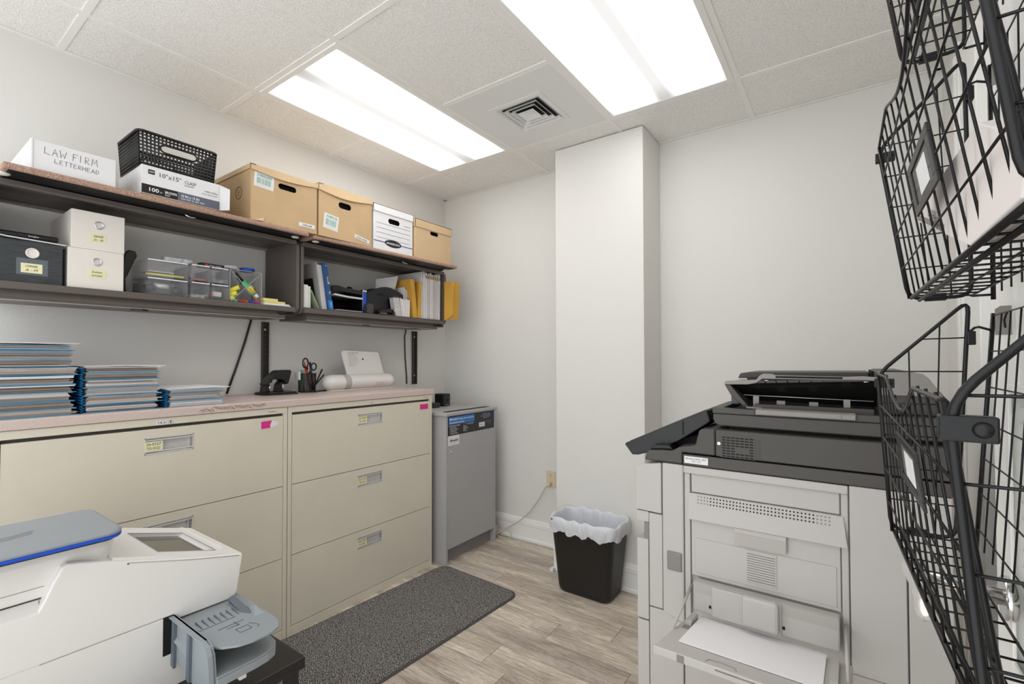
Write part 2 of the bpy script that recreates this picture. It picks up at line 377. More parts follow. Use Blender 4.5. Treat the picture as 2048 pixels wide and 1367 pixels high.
# ------------------------------------------------------------------ filing cabinets
def cabinet(y0, label, tape, lock_lbl):
    y1 = y0+.914; t = thing('filing_cabinet', ((XL+XC)/2, (y0+y1)/2, 0), label, 'filing cabinet', 'beige lateral filing cabinets')
    b = MB(); X0 = XL+.045; Xf = XC
    b.box(X0, Xf-.022, y0+.001, y1-.001, .006, 1.026)
    for a, c in ((y0+.001, y0+.019), (y1-.019, y1-.001)): b.box(Xf-.03, Xf, a, c, 0, 1.026)
    b.box(Xf-.03, Xf, y0+.019, y1-.019, .0, .039)
    b.build('body', M['beige'], t, bevel=.0012)
    B(Xf-.012, Xf+.001, y0+.002, y1-.002, .999, 1.025).build('top_rail', M['beige'], t, bevel=.001)
    B(Xf-.024, Xf-.013, y0+.019, y1-.019, .985, .999).build('shadow_gap', M['shelfd'], t)
    yc = (y0+y1)/2
    for k, (z0, z1) in enumerate(((.675,.987),(.3575,.672),(.0425,.3545))):
        hz0, hz1 = z1-.092, z1-.029; ha, hb = yc-.079, yc+.079
        b = MB(); xa, xb = Xf-.02, Xf-.001
        b.box(xa, xb, y0+.021, ha, z0, z1).box(xa, xb, hb, y1-.021, z0, z1).box(xa, xb, ha, hb, z0, hz0).box(xa, xb, ha, hb, hz1, z1)
        d = b.build('drawer', M['beige'], t)
        h = MB()
        h.box(xb-.016, xb+.001, ha, hb, hz0, hz0+.006).box(xb-.016, xb+.001, ha, hb, hz1-.006, hz1)
        h.box(xb-.016, xb+.001, ha, ha+.003, hz0, hz1).box(xb-.016, xb+.001, hb-.003, hb, hz0, hz1)
        h.box(xb-.004, xb+.0015, ha, hb, hz1-.014, hz1-.009).box(xb-.004, xb+.0015, ha, hb, hz0+.009, hz0+.014)
        h.box(xb-.0165, xb-.015, ha, hb, hz0, hz1)
        h.box(xb-.014, xb-.004, hb-.016, hb-.013, hz0+.006, hz1-.006)
        h.build('handle', M['alu'], d, bevel=.0006)
        yw = .056
        n = B(xb, xb+.0012, ha+.001, ha+yw, hz0+.014, hz1-.016).build('paper_label', M['note'], d)
        s1, s2 = tape[1][k]
        text(s1, (xb+.0014, ha+.004, hz0+.034), Yv, Zv, .013, M['ink'], d, width=.046)
        text(s2, (xb+.0014, ha+.006, hz0+.019), Yv, Zv, .012, M['ink'], d, width=.04)
    # lock and marks on the top rail
    MB().cyl((Xf-.001, yc+tape[2], 1.009), (Xf+.003, yc+tape[2], 1.009), .0085).build('lock', M['alu'], t)
    B(Xf+.003, Xf+.0035, yc+tape[2]-.001, yc+tape[2]+.001, 1.004, 1.014).build('keyhole', M['dark'], t)
    if lock_lbl:
        B(Xf+.001, Xf+.0015, yc-.045, yc-.014, 1.001, 1.016).build('paper_label', M['card'], t)
        text('14.3', (Xf+.0016, yc-.042, 1.004), Yv, Zv, .012, M['ink'], t, width=.025)
    text('Tradition', (Xf+.0012, y1-.09 if lock_lbl else y1-.075, 1.008), Yv, Zv, .008, M['ink'], t, width=.036)
    (pa, pb), cut = tape[0]
    p = MB()
    if cut: p.prism([(pa,.940),(pb-.006,.941),(pb-.008,.953),(pb,.973),(pa,.971)], 'X', Xf-.001, Xf)
    else: p.box(Xf-.001, Xf, pa, pb, .942, .972)
    p.build('pink_tape', M['pink'], t, label='hot pink tape flag')
    if cut:
        MB().prism([(pb-.006,.943),(pb+.018,.946),(pb+.03,.958),(pb+.018,.968),(pb,.972)], 'X', Xf-.001, Xf-.0003).build('torn_paper', M['card'], t)
    return t
cabinet(.2505, 'beige three drawer filing cabinet behind the white postage machine', (((1.046,1.092), True), (('26-0127','TO 0122'),('26-1127','TO 1122'),('27-0127','TO 0227')), 0.0), True)
cabinet(1.1655, 'beige three drawer filing cabinet nearer the grey shredding console', (((1.980,2.045), False), (('21-0107','TO 1105'),('NO-1105','TO'),('NO-2196','TO 2287')), 0.005), False)
# countertop
t = thing('countertop', (-2.3, 1.15, 1.0265), 'long pinkish speckled laminate top spanning both filing cabinets', 'countertop')
CT = 1.058
B(XL+.001, XC+.008, .2, 2.088, 1.0265, CT).build('slab', M['counter'], t, bevel=.003)
random.seed(3); L_ = []
for k in range(26):
    yy = .80+k*.0098; zz = 1.034+random.random()*.012
    L_.append([(yy, zz), (yy+.012, zz+random.uniform(.004, .01)), (yy+.016, zz-.004), (yy+.004, zz+.009)])
strokes(L_, (XC+.0082, 0, 0), Yv, Zv, .0005, mat('brown_ink', (120,86,70), .8), t, 'pen_scribble')
# ------------------------------------------------------------------ wall standards
def standard(y0, y1, label):
    t = thing('slotted_wall_rail', (XL, (y0+y1)/2, CT), label, 'wall rail', 'slotted shelf rails')
    b = MB(); z0, z1 = CT+.0005, 1.44; X0 = XL+.0006; ym = (y0+y1)/2
    b.box(X0, X0+.006, y0, y1, z0, z1).box(X0, X0+.02, y0, y0+.004, z0, z1).box(X0, X0+.02, y1-.004, y1, z0, z1)
    b.build('channel', M['shelfd'], t, bevel=.0008)
    z = z0+.01
    s = MB()
    while z < z1-.02:
        for yy in (ym-.004, ym+.005): s.box(X0+.006, X0+.0068, yy-.0016, yy+.0016, z, z+.017)
        z += .0254
    s.build('slot_row', M['dark'], t, kind='stuff')
    for zz in (1.40, 1.12): MB().cyl((X0+.006, ym, zz), (X0+.009, ym, zz), .0055, 12).build('screw', M['alu'], t)
    return t
standard(1.303, 1.337, 'dark slotted rail on the wall behind the black hole punch')
standard(2.392, 2.428, 'dark slotted rail on the wall right of the white binding machine')
def cable(pts, r, label):
    return tag(MB().tube(pts, r, 8).build('cable', M['black'], None), label, 'cable')
cable([(XL+.008,1.252,1.47),(XL+.008,1.247,1.45),(XL+.008,1.215,1.33),(XL+.008,1.17,1.19),(XL+.008,1.128,1.066)], .0055, 'thick black cable slanting down the wall left of the hole punch')
cable([(XL+.006,2.323,1.46),(XL+.006,2.332,1.44),(XL+.006,2.319,1.40),(XL+.006,2.325,1.25),(XL+.006,2.339,1.12),(XL+.006,2.341,1.062)], .004, 'thin black cable hanging down the wall right of the white binding machine')
# ------------------------------------------------------------------ overhead shelf units
SX = -2.235; ST = 1.500
def shelf_unit(y0, y1, label, bx0, bx1, by0, by1, latch, ee):
    t = thing('shelf_unit', (XL, (y0+y1)/2, 1.44), label, 'shelf', 'brown metal overhead shelf units')
    W = XL+.022
    def ends(y):
        pts = []
        for (cx, cz, a0) in ((SX-.035, 1.47+.035, -90), (SX-.035, 1.838-.035, 0)):
            for k in range(6):
                a = math.radians(a0+k*18); pts.append((cx+.035*math.cos(a), cz+.035*math.sin(a)))
        pts += [(W, 1.838), (W, 1.47)]
        return pts
    for ya, yb in ((y0, y0+.018), (y1-.018, y1)): MB().prism(ends(0), 'Y', ya, yb).build('end_panel', M['shelf'], t, bevel=.003)
    B(W, SX-.006, y0+.018, y1-.018, 1.478, 1.4985).build('shelf_board', M['shelf'], t)
    b = MB().box(SX-.012, SX, y0+.02, y1-.02, 1.4745, 1.4995); b.build('front_lip', M['shelf'], t, bevel=.003)
    b = MB().prism([(W+.01,1.4780),(W+.01,1.447),(SX-.10,1.440),(SX-.032,1.440),(SX-.024,1.4455),(SX-.026,1.450),(SX-.03,1.478)], 'Y', y0+.05, y1-.06)
    b.build('task_light_housing', M['shelf'], t, bevel=.001)
    B(SX-.05, SX-.027, y0+.05, y1-.06, 1.4398, 1.4425).build('housing_trim', mat('satin_trim', (150,142,134), .35), t)
    MB().prism([(SX-.06, y0+.42),(SX-.03, y0+.45),(SX-.06, y0+.48)], 'Z', 1.434, 1.4398).build('clip', M['black'], t)
    # top: back rail, underside, front rail
    B(W, XL+.05, y0+.018, y1-.018, 1.822, 1.838).build('back_rail', mat('satin_trim', (150,142,134), .35), t, bevel=.001)
    b = MB().prism([(XL+.05,1.834),(XL+.05,1.829),(SX-.14,1.829),(SX-.12,1.822),(SX-.10,1.829),(SX-.03,1.829),(SX-.02,1.815),(SX-.004,1.815),(SX,1.82),(SX,1.835),(SX-.03,1.838)], 'Y', y0+.018, y1-.018)
    b.build('top_rail', M['shelf'], t)
    # flipper door lying open on top of the unit
    d = MB(); zb = 1.8385; TZ = 1.861
    d.box(bx1-.30, bx1-.005, by0+.012, by1-.012, zb, zb+.004)
    d = MB()
    A = [Vector((W+.02, by0, 0)), Vector((bx0, by0, 0)), Vector((bx1, by1, 0)), Vector((W+.02, by1, 0))]
    def P(k, z): return (A[k].x, A[k].y, z)
    dd = MB(); dd.add([P(k, TZ-.020) for k in range(4)]+[P(k, TZ) for k in range(4)], [(3,2,1,0),(4,5,6,7),(0,1,5,4),(1,2,6,5),(2,3,7,6),(3,0,4,7)])
    fd = dd.build('flipper_door', M['mottle'], t, bevel=.006, label='mottled pinkish beige flipper door lying open as a top shelf')
    ins = .014
    c = MB(); c.add([(W+.03, by0+ins, zb), (bx0-ins, by0+ins, zb), (bx1-ins, by1-ins, zb), (W+.03, by1-ins, zb), (W+.03, by0+ins, TZ-.0202), (bx0-ins, by0+ins, TZ-.0202), (bx1-ins, by1-ins, TZ-.0202), (W+.03, by1-ins, TZ-.0202)], [(3,2,1,0),(4,5,6,7),(0,1,5,4),(1,2,6,5),(2,3,7,6),(3,0,4,7)])
    c.build('door_inner_panel', M['black'], fd)
    hk = MB().tube([(-2.19, latch, 1.838), (-2.185, latch+.003, 1.828), (-2.18, latch+.02, 1.822), (-2.178, latch+.035, 1.824)], .003, 6)
    hk.build('latch', M['chrome'], fd)
    for yy in (y0+.022, y1-.022):
        MB().sphere((SX-.012, yy, 1.825), .008, 6, (1, .8, 1)).build('roller', M['alu'], t)
        MB().sphere((-2.19, yy+(.03 if yy < (y0+y1)/2 else -.03), 1.8375), .014, 8, (1.2, 1.3, .45)).build('bumper', mat('cream_rubber', (216,212,200), .6), t)
    MB().prism([(SX-.03, y1-.12),(SX-.02, y1-.005),(SX-.06, y1-.005),(SX-.06, y1-.1)], 'Z', 1.458, 1.469).build('gap_bracket', M['black'], t)
    return t
shelf_unit(.232, 1.330, 'brown metal overhead shelf unit holding white boxes and clear drawers', -2.128, -2.135, .275, 1.320, .80, 0)
shelf_unit(1.336, 2.405, 'brown metal overhead shelf unit nearer the corner, holding blue binder and envelopes', -2.150, -2.108, 1.352, 2.378, 1.965, 0)
# ------------------------------------------------------------------ things on top of the units
TZ = 1.8615
def carton(y0, y1, x1, z1, m, label, lid=0, group=None, depth=.36, hole=None, warp=0):
    t = thing('carton', (x1-depth/2, (y0+y1)/2, TZ), label, 'box', 'archive boxes on top of the shelf')
    x0 = x1-depth; th = .003; Z0 = TZ+.0004
    b = MB()
    b.box(x0, x1, y0, y1, Z0, Z0+th).box(x0, x1, y0, y0+th, Z0+th, z1-.004).box(x0, x1, y1-th, y1, Z0+th, z1-.004).box(x0, x0+th, y0+th, y1-th, Z0+th, z1-.004)
    hy0, hy1, hz0, hz1 = hole
    r = (hz1-hz0)/2; ym = (hy0+hy1)/2; yc0, yc1 = hy0+r, hy1-r
    xa, xb = x1-th, x1
    b.box(xa, xb, y0+th, y1-th, Z0+th, hz0).box(xa, xb, y0+th, y1-th, hz1, z1-.004).box(xa, xb, y0+th, hy0, hz0, hz1).box(xa, xb, hy1, y1-th, hz0, hz1)
    for (yy, s) in ((hy0, 1), (hy1, -1)):
        for (zz, q) in ((hz0, 1), (hz1, -1)):
            pts = [(yy, zz)]+[(yy+s*(r-r*math.cos(math.radians(a))), zz+q*(r-r*math.sin(math.radians(a)))) for a in (0, 30, 60, 90)]
            b.prism(pts, 'X', xa, xb)
    body = b.build('box_body', m, t)
    B(x0+.02, x1-.03, y0+.01, y1-.01, Z0+.01, z1-.05).build('contents', M['dark'], t)
    if lid:
        o = .0045
        n = 12; v = []
        lb = MB(); lb.box(x0-o, x1+o, y0-o, y1+o, z1-.004, z1)
        # front skirt with a wavy lower edge
        zz = [lid+(warp*math.sin(k/n*math.pi*1.15) if warp else 0) for k in range(n+1)]
        for k in range(n):
            ya, yb = y0-o+(y1-y0+2*o)*k/n, y0-o+(y1-y0+2*o)*(k+1)/n
            lb.slab((x1+o+warp*.25*math.sin(k/n*3.14), ya, z1-.002-zz[k]), (x1+o+warp*.25*math.sin((k+1)/n*3.14), yb, z1-.002-zz[k+1]), (x1+o, yb, z1-.001), (x1+o, ya, z1-.001), .0025)
        lb.box(x0-o, x1+o, y0-o, y0-o+.0025, z1-lid, z1-.004).box(x0-o, x1+o, y1+o-.0025, y1+o, z1-lid*1.0, z1-.004).box(x0-o, x0-o+.0025, y0-o+.003, y1+o-.003, z1-lid, z1-.004)
        lb.build('lid', M['kraft2'] if m is not M['card'] else M['card'], t)
    return t
def sticker(t, X, y0, y1, z0, z1, num, tilt=0):
    c = math.cos(tilt); s = math.sin(tilt); u = Vector((0, c, s)); v = Vector((0, -s, c)); O = Vector((X, y0, z0)); wd, h = y1-y0, z1-z0
    b = MB().slab(O+u*0+Vector((.0007,0,0)), O+u*wd+Vector((.0007,0,0)), O+u*wd+v*h+Vector((.0007,0,0)), O+v*h+Vector((.0007,0,0)), .0006)
    b.build('barcode_sticker', M['card'], t)
    text(num, O+u*wd*.12+v*h*.74+Vector((.0008,0,0)), u, v, h*.26, M['inkg'], t, width=wd*.76, bold=.01)
    bars = MB(); random.seed(hash(num) % 99 if False else 5); yy = wd*.14
    while yy < wd*.86:
        wv = random.choice((.0008,.0012,.002)); q = O+Vector((.001,0,0))
        bars.quad(q+u*yy+v*h*.24, q+u*(yy+wv)+v*h*.24, q+u*(yy+wv)+v*h*.66, q+u*yy+v*h*.66); yy += wv+random.choice((.0012,.0018,.0026))
    bars.build('barcode', M['inkg'], t, kind='stuff')
    bars = MB()
    for k in range(2): bars.quad(O+Vector((.001,0,0))+u*wd*.1+v*h*(.08+.07*k), O+Vector((.001,0,0))+u*wd*.9+v*h*(.08+.07*k), O+Vector((.001,0,0))+u*wd*.9+v*h*(.10+.07*k), O+Vector((.001,0,0))+u*wd*.1+v*h*(.10+.07*k))
    bars.build('small_print', M['paper2'], t)
XA = -2.142
t = carton(1.040, 1.364, XA, 2.112, M['kraft'], 'largest brown cardboard box with torn lid and green barcode sticker at its upper left', lid=.022, hole=(1.165,1.255,2.035,2.062), warp=.012)
sticker(t, XA, 1.052, 1.142, 2.018, 2.082, '59B5290', -.06)
B(XA, XA+.001, 1.268, 1.352, 1.884, 1.903).build('label', M['card'], t)
text('1505-049', (XA+.0011, 1.285, 1.8885), Yv, Zv, .013, M['inkb'], t, width=.052)
MB().tube([(XA-.11+.028*math.cos(a*.35), 1.0395, 2.0+.028*math.sin(a*.35)) for a in range(18)], .0016, 5, closed=True).build('round_stamp', mat('brown_stamp', (110,84,50), .8), t)
strokes([[(-.01,-.012),(.01,-.012),(.0,.012),(-.01,0),(.01,0)]], (XA-.11, 1.0398, 2.0), (-1,0,0), Zv, .0014, MATS['brown_stamp'], t, 'stamp_mark')
for q in (((XA+.0012, 1.05, TZ+.001),(XA+.014, 1.09, TZ+.001),(XA+.0012, 1.10, TZ+.02)),): MB().add([*q, (q[0][0]-.001,q[0][1],q[0][2]),(q[1][0]-.001,q[1][1],q[1][2]),(q[2][0]-.001,q[2][1],q[2][2])], [(0,1,2),(5,4,3),(0,3,4,1),(1,4,5,2),(2,5,3,0)]).build('torn_flap', M['kraft2'], t)
t = carton(1.374, 1.701, XA, 2.126, M['kraft'], 'brown cardboard box with barcode sticker low on its left, beside the white box', lid=.030, hole=(1.488,1.566,2.028,2.060), warp=.016)
sticker(t, XA, 1.398, 1.482, 1.908, 1.985, 'A5985728', -.12)
MB().slab((XA+.0007,1.586,1.894),(XA+.0007,1.682,1.876),(XA+.0007,1.686,1.894),(XA+.0007,1.590,1.913),.0006).build('label', M['card'], t)
text('1506-0582', (XA+.0011, 1.596, 1.896), (0,.983,-.18), (0,.18,.983), .013, M['inkb'], t, width=.074)
t = carton(1.713, 2.006, XA, 2.116, M['card'], 'white archive box with blue ruled lines and oval black emblem', lid=.040, hole=(1.818,1.905,2.022,2.052))
b = MB(); rules = ((1.735,1.985,2.012,.0008),(1.735,1.985,1.985,.0008),(1.735,1.985,1.958,.0008),(1.735,1.985,1.93,.0008))
for ya, yb, z, r in rules: b.box(XA, XA+.0006, ya, yb, z-r, z+r)
for ya, yb, z, r in ((1.715,1.795,1.908,.0025),(1.915,2.005,1.908,.0025)): b.box(XA, XA+.0006, ya, yb, z-r, z+r)
b.build('printed_lines', M['inkblue'], t)
text('BANKERS BOX', (XA+.0012, 1.935, 2.028), Yv, Zv, .010, M['inkblue'], t, width=.05)
MB().prism([(1.855+.062*math.cos(a*math.pi/12), 1.908+.021*math.sin(a*math.pi/12)) for a in range(24)], 'X', XA, XA+.0008).build('oval_emblem', M['inkb'], t)
text('BANKERS BOX', (XA+.0009, 1.805, 1.902), Yv, Zv, .0155, M['white'], t, width=.1, bold=.02)
t = carton(2.020, 2.336, XA+.012, 2.100, M['kraft2'], 'smallest looking tan cardboard box at the end of the row by the room corner', lid=.048, hole=(2.145,2.218,2.022,2.046))
# letterhead box
t = thing('letterhead_box', (-2.3, .455, TZ), 'long white card box hand lettered LAW FIRM LETTERHEAD', 'box')
B(-2.47, -2.148, .343, .562, TZ, 1.962).build('box_body', M['card'], t, bevel=.0015)
B(-2.475, -2.145, .341, .345, TZ+.0005, 1.963).build('lid_edge', M['card'], t)
G = {'L':[[(0,1),(-.06,.05),(.1,.15),(.6,-.02)]], 'A':[[(0,0),(.28,1),(.62,0)],[(.1,.4),(.55,.42)]], 'W':[[(0,1),(.12,.02),(.34,.6),(.55,0),(.8,.95)]],
 'F':[[(.05,0),(.1,1)],[(.1,1),(.65,.96)],[(.08,.52),(.5,.52)]], 'I':[[(.1,0),(.12,1)]], 'R':[[(.05,0),(.08,1),(.5,.9),(.48,.55),(.1,.5),(.6,0)]],
 'M':[[(0,0),(.12,1),(.38,.35),(.62,1),(.78,0)]], 'E':[[(.55,1),(.05,.95),(.03,0),(.55,.02)],[(.05,.5),(.45,.52)]], 'T':[[(0,1),(.65,.98)],[(.33,1),(.3,0)]],
 'H':[[(.03,0),(.05,1)],[(.55,0),(.56,1)],[(.04,.5),(.56,.52)]], 'D':[[(.05,0),(.06,1),(.5,.8),(.55,.3),(.05,0)]], ' ':[]}
def hand(s, size, gap=.75):
    out = []; x = 0
    for ch in s:
        for ln in G[ch]: out.append([((x+p[0])*size, p[1]*size) for p in ln])
        x += (.38 if ch in 'I ' else .62)+gap*.28
    return out
strokes(hand('LAW FIRM', .024, 1.0), (-2.148, .374, 1.921), (0,.86,.0), (0,0,1), .0007, M['ink'], t)
strokes(hand('LETTERHEAD', .0145, .7), (-2.148, .399, 1.897), (0,1.0,-.02), (0,0,1), .0007, M['ink'], t)
# clasp envelope box
t = thing('envelope_box', (-2.28, .78, TZ), 'white and black printed box of 10 by 15 clasp envelopes under the black basket', 'box')
z0, z1 = TZ+.008, 1.978; Xf = -2.150
b = B(Xf-.26, Xf, .640, .914, z0, z1); b.build('box_body', M['card'], t, bevel=.001)
B(Xf-.25, Xf-.004, .648, .905, TZ+.0003, z0).build('envelope_stack', M['kraft'], t)
for k in range(1): B(Xf, Xf+.0006, .6405, .9135, z0+.002, z0+.036).build('black_band', M['inkb'], t)
B(Xf, Xf+.0011, .7600, .9135, z0+.002, z0+.036).build('grey_band', mat('slate_print', (92,98,112), .6), t)
text('10"x15"', (Xf+.0003, .693, z1-.034), Yv, Zv, .024, M['ink'], t, width=.078)
text('CLASP', (Xf+.0003, .783, z1-.034), Yv, Zv, .018, M['ink'], t, width=.042)
text('ENVELOPES', (Xf+.0003, .783, z1-.044), Yv, Zv, .008, M['ink'], t, width=.034)
B(Xf, Xf+.0008, .661, .682, z1-.031, z1-.014).build('logo_square', M['inkb'], t)
text('ODP', (Xf+.0009, .6635, z1-.0255), Yv, Zv, .0085, M['white'], t, width=.016, bold=.02)
text('100', (Xf+.0008, .660, z0+.012), Yv, Zv, .020, M['white'], t, width=.036, bold=.03)
text('CT', (Xf+.0008, .699, z0+.012), Yv, Zv, .008, M['white'], t, width=.008)
text('BROWN', (Xf+.0008, .716, z0+.016), Yv, Zv, .014, M['white'], t, width=.040, bold=.02)
text('KRAFT', (Xf+.0008, .716, z0+.007), Yv, Zv, .008, M['white'], t, width=.018)
text('10 IN x 15 IN', (Xf+.0013, .770, z0+.018), Yv, Zv, .014, M['white'], t, width=.066, bold=.02)
text('254 MM X 381 MM', (Xf+.0013, .770, z0+.008), Yv, Zv, .009, M['white'], t, width=.085)
text('SOBRES MANILA', (Xf+.0003, .856, z0+.062), Yv, Zv, .009, M['ink'], t, width=.05)
text('CON BROCHE', (Xf+.0003, .846, z0+.051), Yv, Zv, .006, M['ink'], t, width=.058)
b = MB().slab((Xf-.002,.9145,z0),(Xf+.05,.932,z0-.004),(Xf+.052,.932,z1-.026),(Xf-.002,.9145,z1),.0015)
b.build('open_flap', M['card'], t)
text('10x', (Xf+.02,.9222,z0+.045), (.94,.33,0), Zv, .02, M['ink'], t, width=.018)
# plastic basket with square holes
t = thing('plastic_basket', (-2.26, .78, 1.9785), 'black lattice plastic basket with oval handle hole on the envelope box', 'basket')
zb, zt = 1.9785, 2.108
def brect(f):                                    # f 0 bottom .. 1 top
    g = .008*(1-f); return (-2.385+g, -2.162-g, .632+g, .905-g, zb+(zt-zb)*f)
b = MB(); NR, RF = 10, 0
def bpt(side, s_, f):
    x0, x1, y0, y1, z = brect(f)
    return {0: (x1, y0+(y1-y0)*s_, z), 1: (x1+(x0-x1)*s_, y1, z), 2: (x0, y1+(y0-y1)*s_, z), 3: (x0+(x1-x0)*s_, y0, z)}[side]
for side, ncol in ((0, 21), (1, 17), (2, 21), (3, 17)):
    for k in range(ncol+1):
        s_ = k/ncol
        segs = [(0, 1)]
        if side in (0, 2) and abs(s_-.5) < .235: segs = [(0, .52), (.8, 1)]
        for f0, f1 in segs: b.tube([bpt(side, s_, f0), bpt(side, s_, f1)], .0033, 4)
    for r in range(NR+1):
        f = r/NR
        if side in (0, 2) and .55 < f < .78:
            b.tube([bpt(side, 0, f), bpt(side, .26, f)], .0034, 4); b.tube([bpt(side, .74, f), bpt(side, 1, f)], .0034, 4)
        else: b.tube([bpt(side, 0, f), bpt(side, 1, f)], .0034, 4)
b.build('lattice_walls', M['black'], t)
for side in (0, 2):
    b = MB(); ring = []
    for k in range(28):
        a = 2*math.pi*k/28; cs, sn = math.cos(a), math.sin(a)
        ring.append(bpt(side, .5+(.20*(1 if cs > 0 else -1)*min(1, abs(cs)*1.0+.0) if False else 0)+(.165*(1 if cs > 0 else -1) if abs(cs) > .001 else 0)+.075*cs, .66+.115*sn))
    b.tube(ring, .0035, 6, closed=True)
    b.build('handle_rim', M['black'], t)
def rr(x0, x1, y0, y1, z, r=.02, n=5):
    out = []
    for cx, cy, a0 in ((x1-r, y1-r, 0), (x0+r, y1-r, 90), (x0+r, y0+r, 180), (x1-r, y0+r, 270)):
        for k in range(n+1):
            a = math.radians(a0+90*k/n); out.append((cx+r*math.cos(a), cy+r*math.sin(a), z))
    return out
x0, x1, y0, y1, z = brect(1)
MB().tube(rr(x0-.003, x1+.003, y0-.003, y1+.003, zt, .02), .0058, 8, closed=True).build('rim', M['black'], t)
x0, x1, y0, y1, z = brect(0)
MB().loft([rr(x0, x1, y0, y1, zb, .02), rr(x0-.001, x1+.001, y0-.001, y1+.001, zb+.012, .02)], smooth=False).build('base', M['black'], t)
# ------------------------------------------------------------------ first shelf
SZ = 1.4990; FX = -2.248
def cardbox(y0, y1, z0, z1, m, label, ring, note, back=.30, name='storage_box', words=None, edge=None):
    t = thing(name, (FX-back/2, (y0+y1)/2, z0), label, 'box')
    B(FX-back, FX, y0, y1, z0, z1).build('box_body', m, t, bevel=.0015)
    ry, rz, r = ring
    MB().tube([(FX+.0006, ry+r*math.cos(a*math.pi/12), rz+r*math.sin(a*math.pi/12)) for a in range(24)], .0028, 6, closed=True).build('finger_ring', M['chrome'] if edge is None else edge, t)
    MB().prism([(ry+(r-.001)*math.cos(a*math.pi/10), rz+(r-.001)*math.sin(a*math.pi/10)) for a in range(20)], 'X', FX-.0003, FX+.0004).build('ring_recess', M['alu'] if edge is None else edge, t)
    ny0, ny1, nz0, nz1 = note
    B(FX, FX+.0009, ny0, ny1, nz0, nz1).build('yellow_note', M['note'], t)
    if words:
        for k, wd in enumerate(words): text(wd, (FX+.0011, ny0+.010, nz1-.013-.013*k), Yv, Zv, .0105, M['ink'], t, width=(ny1-ny0)*.6, shear=.3)
    return t
t = cardbox(.262, .442, SZ, 1.641, mat('charcoal_card', (56,60,62), .6, var=.35, vscale=30, stretch=(1,1,6)), 'charcoal card storage box with a round cream label holder and yellow note', (.365,1.602,.0150), (.337,.390,1.534,1.566), words=('COMPANIES','A - M'), edge=M['cream'])
B(FX, FX+.0005, .326, .404, 1.527, 1.582).build('clear_tape', mat('grey_tape', (96,102,108), .25), t)
for k, (zz, dy) in enumerate(((1.6418, .0), (1.6440, .006))):
    tag(MB().add([(FX-.25,.262+dy,zz),(FX-.002-dy,.262,zz+.012),(FX-.002,.30,zz+.006),(FX+.001,.446+dy,zz),(FX-.25,.446+dy,zz),
        (FX-.25,.262+dy,zz+.0016),(FX-.002-dy,.262,zz+.0136),(FX-.002,.30,zz+.0076),(FX+.001,.446+dy,zz+.0016),(FX-.25,.446+dy,zz+.0016)],
        [(0,1,2,3,4),(9,8,7,6,5),(0,5,6,1),(1,6,7,2),(2,7,8,3),(3,8,9,4),(4,9,5,0)]).build('paper_sheet', M['paper'] if k else M['paper2'], None), ['lower white paper sheet curling on the charcoal storage box','upper white paper sheet curling under the flat black case'][k], 'paper')
t = thing('flat_black_case', (-2.36, .34, 1.660), 'flat black plastic case lying on papers over the charcoal box', 'case')
b = MB().prism([(-2.46,1.659),(-2.262,1.653),(-2.256,1.656),(-2.256,1.666),(-2.27,1.672),(-2.46,1.678)], 'Y', .264, .432); b.build('case_body', M['black'], t, bevel=.002)
text('Swingline', (-2.2555, .355, 1.658), Yv, Zv, .007, M['white'], t, width=.026)
cardbox(.455, .6165, SZ, 1.6432, M['cream'], 'lower white card storage box of the stack, ring above a faded yellow note', (.537,1.600,.0125), (.511,.563,1.540,1.572), words=('Envelopes','and labels'))
cardbox(.463, .6180, 1.6437, 1.7825, M['cream'], 'upper white card storage box in clear wrap, stacked on the other', (.541,1.736,.0125), (.515,.562,1.674,1.704), words=('DRAWER','21 - 30'))
# standing long stapler
t = thing('desk_stapler', (-2.37, .665, SZ), 'black stapler standing on end between white boxes and clear drawers', 'stapler')
b = MB().prism([(.628,1.500),(.655,1.500),(.652,1.566),(.660,1.582),(.682,1.646),(.690,1.662),(.684,1.681),(.662,1.684),(.648,1.665),(.640,1.60)], 'X', -2.385, -2.352)
b.build('stapler_arm', M['black'], t, bevel=.004)
B(-2.39, -2.30, .630, .690, SZ, 1.507).build('base', mat('charcoal_base', (52,54,58), .5), t, bevel=.002)
# clear drawer organisers
OX = -2.278
def organiser(y0, y1, z1, label, cols):
    t = thing('drawer_organizer', (OX-.09, (y0+y1)/2, SZ), label, 'organizer'); D = .18; th = .0028
    b = MB()
    b.box(OX-D, OX, y0, y1, SZ, SZ+th).box(OX-D, OX, y0, y1, z1-th, z1).box(OX-D, OX-D+th, y0, y1, SZ+th, z1-th)
    b.box(OX-D, OX, y0, y0+th, SZ+th, z1-th).box(OX-D, OX, y1-th, y1, SZ+th, z1-th)
    zm = (SZ+z1)/2
    b.box(OX-D, OX, y0+th, y1-th, zm-.0012, zm+.0012)
    if cols == 2: b.box(OX-D, OX, (y0+y1)/2-.0012, (y0+y1)/2+.0012, SZ+th, z1-th)
    b.build('case', M['clear'], t)
    w_ = (y1-y0)/cols
    for c in range(cols):
        for r, (za, zb_) in enumerate(((SZ+th+.001, zm-.003), (zm+.003, z1-th-.001))):
            ya, yb = y0+c*w_+.004, y0+(c+1)*w_-.004
            d = MB().box(OX-D+.01, OX+.003, ya, yb, za, za+.002).box(OX, OX+.003, ya, yb, za+.002, zb_).box(OX-D+.01, OX, ya, ya+.002, za+.002, zb_-.012).box(OX-D+.01, OX, yb-.002, yb, za+.002, zb_-.012)
            dr = d.build('drawer', M['clear'], t)
            B(OX+.003, OX+.0045, ya, yb, zb_-.004, zb_).build('drawer_lip', M['white'], dr)
    return t
organiser(.698, .848, 1.650, 'wide clear plastic drawer organizer beneath the wrapped glass block', 1)
organiser(.856, 1.012, 1.652, 'clear plastic organizer with four small drawers of clips', 2)
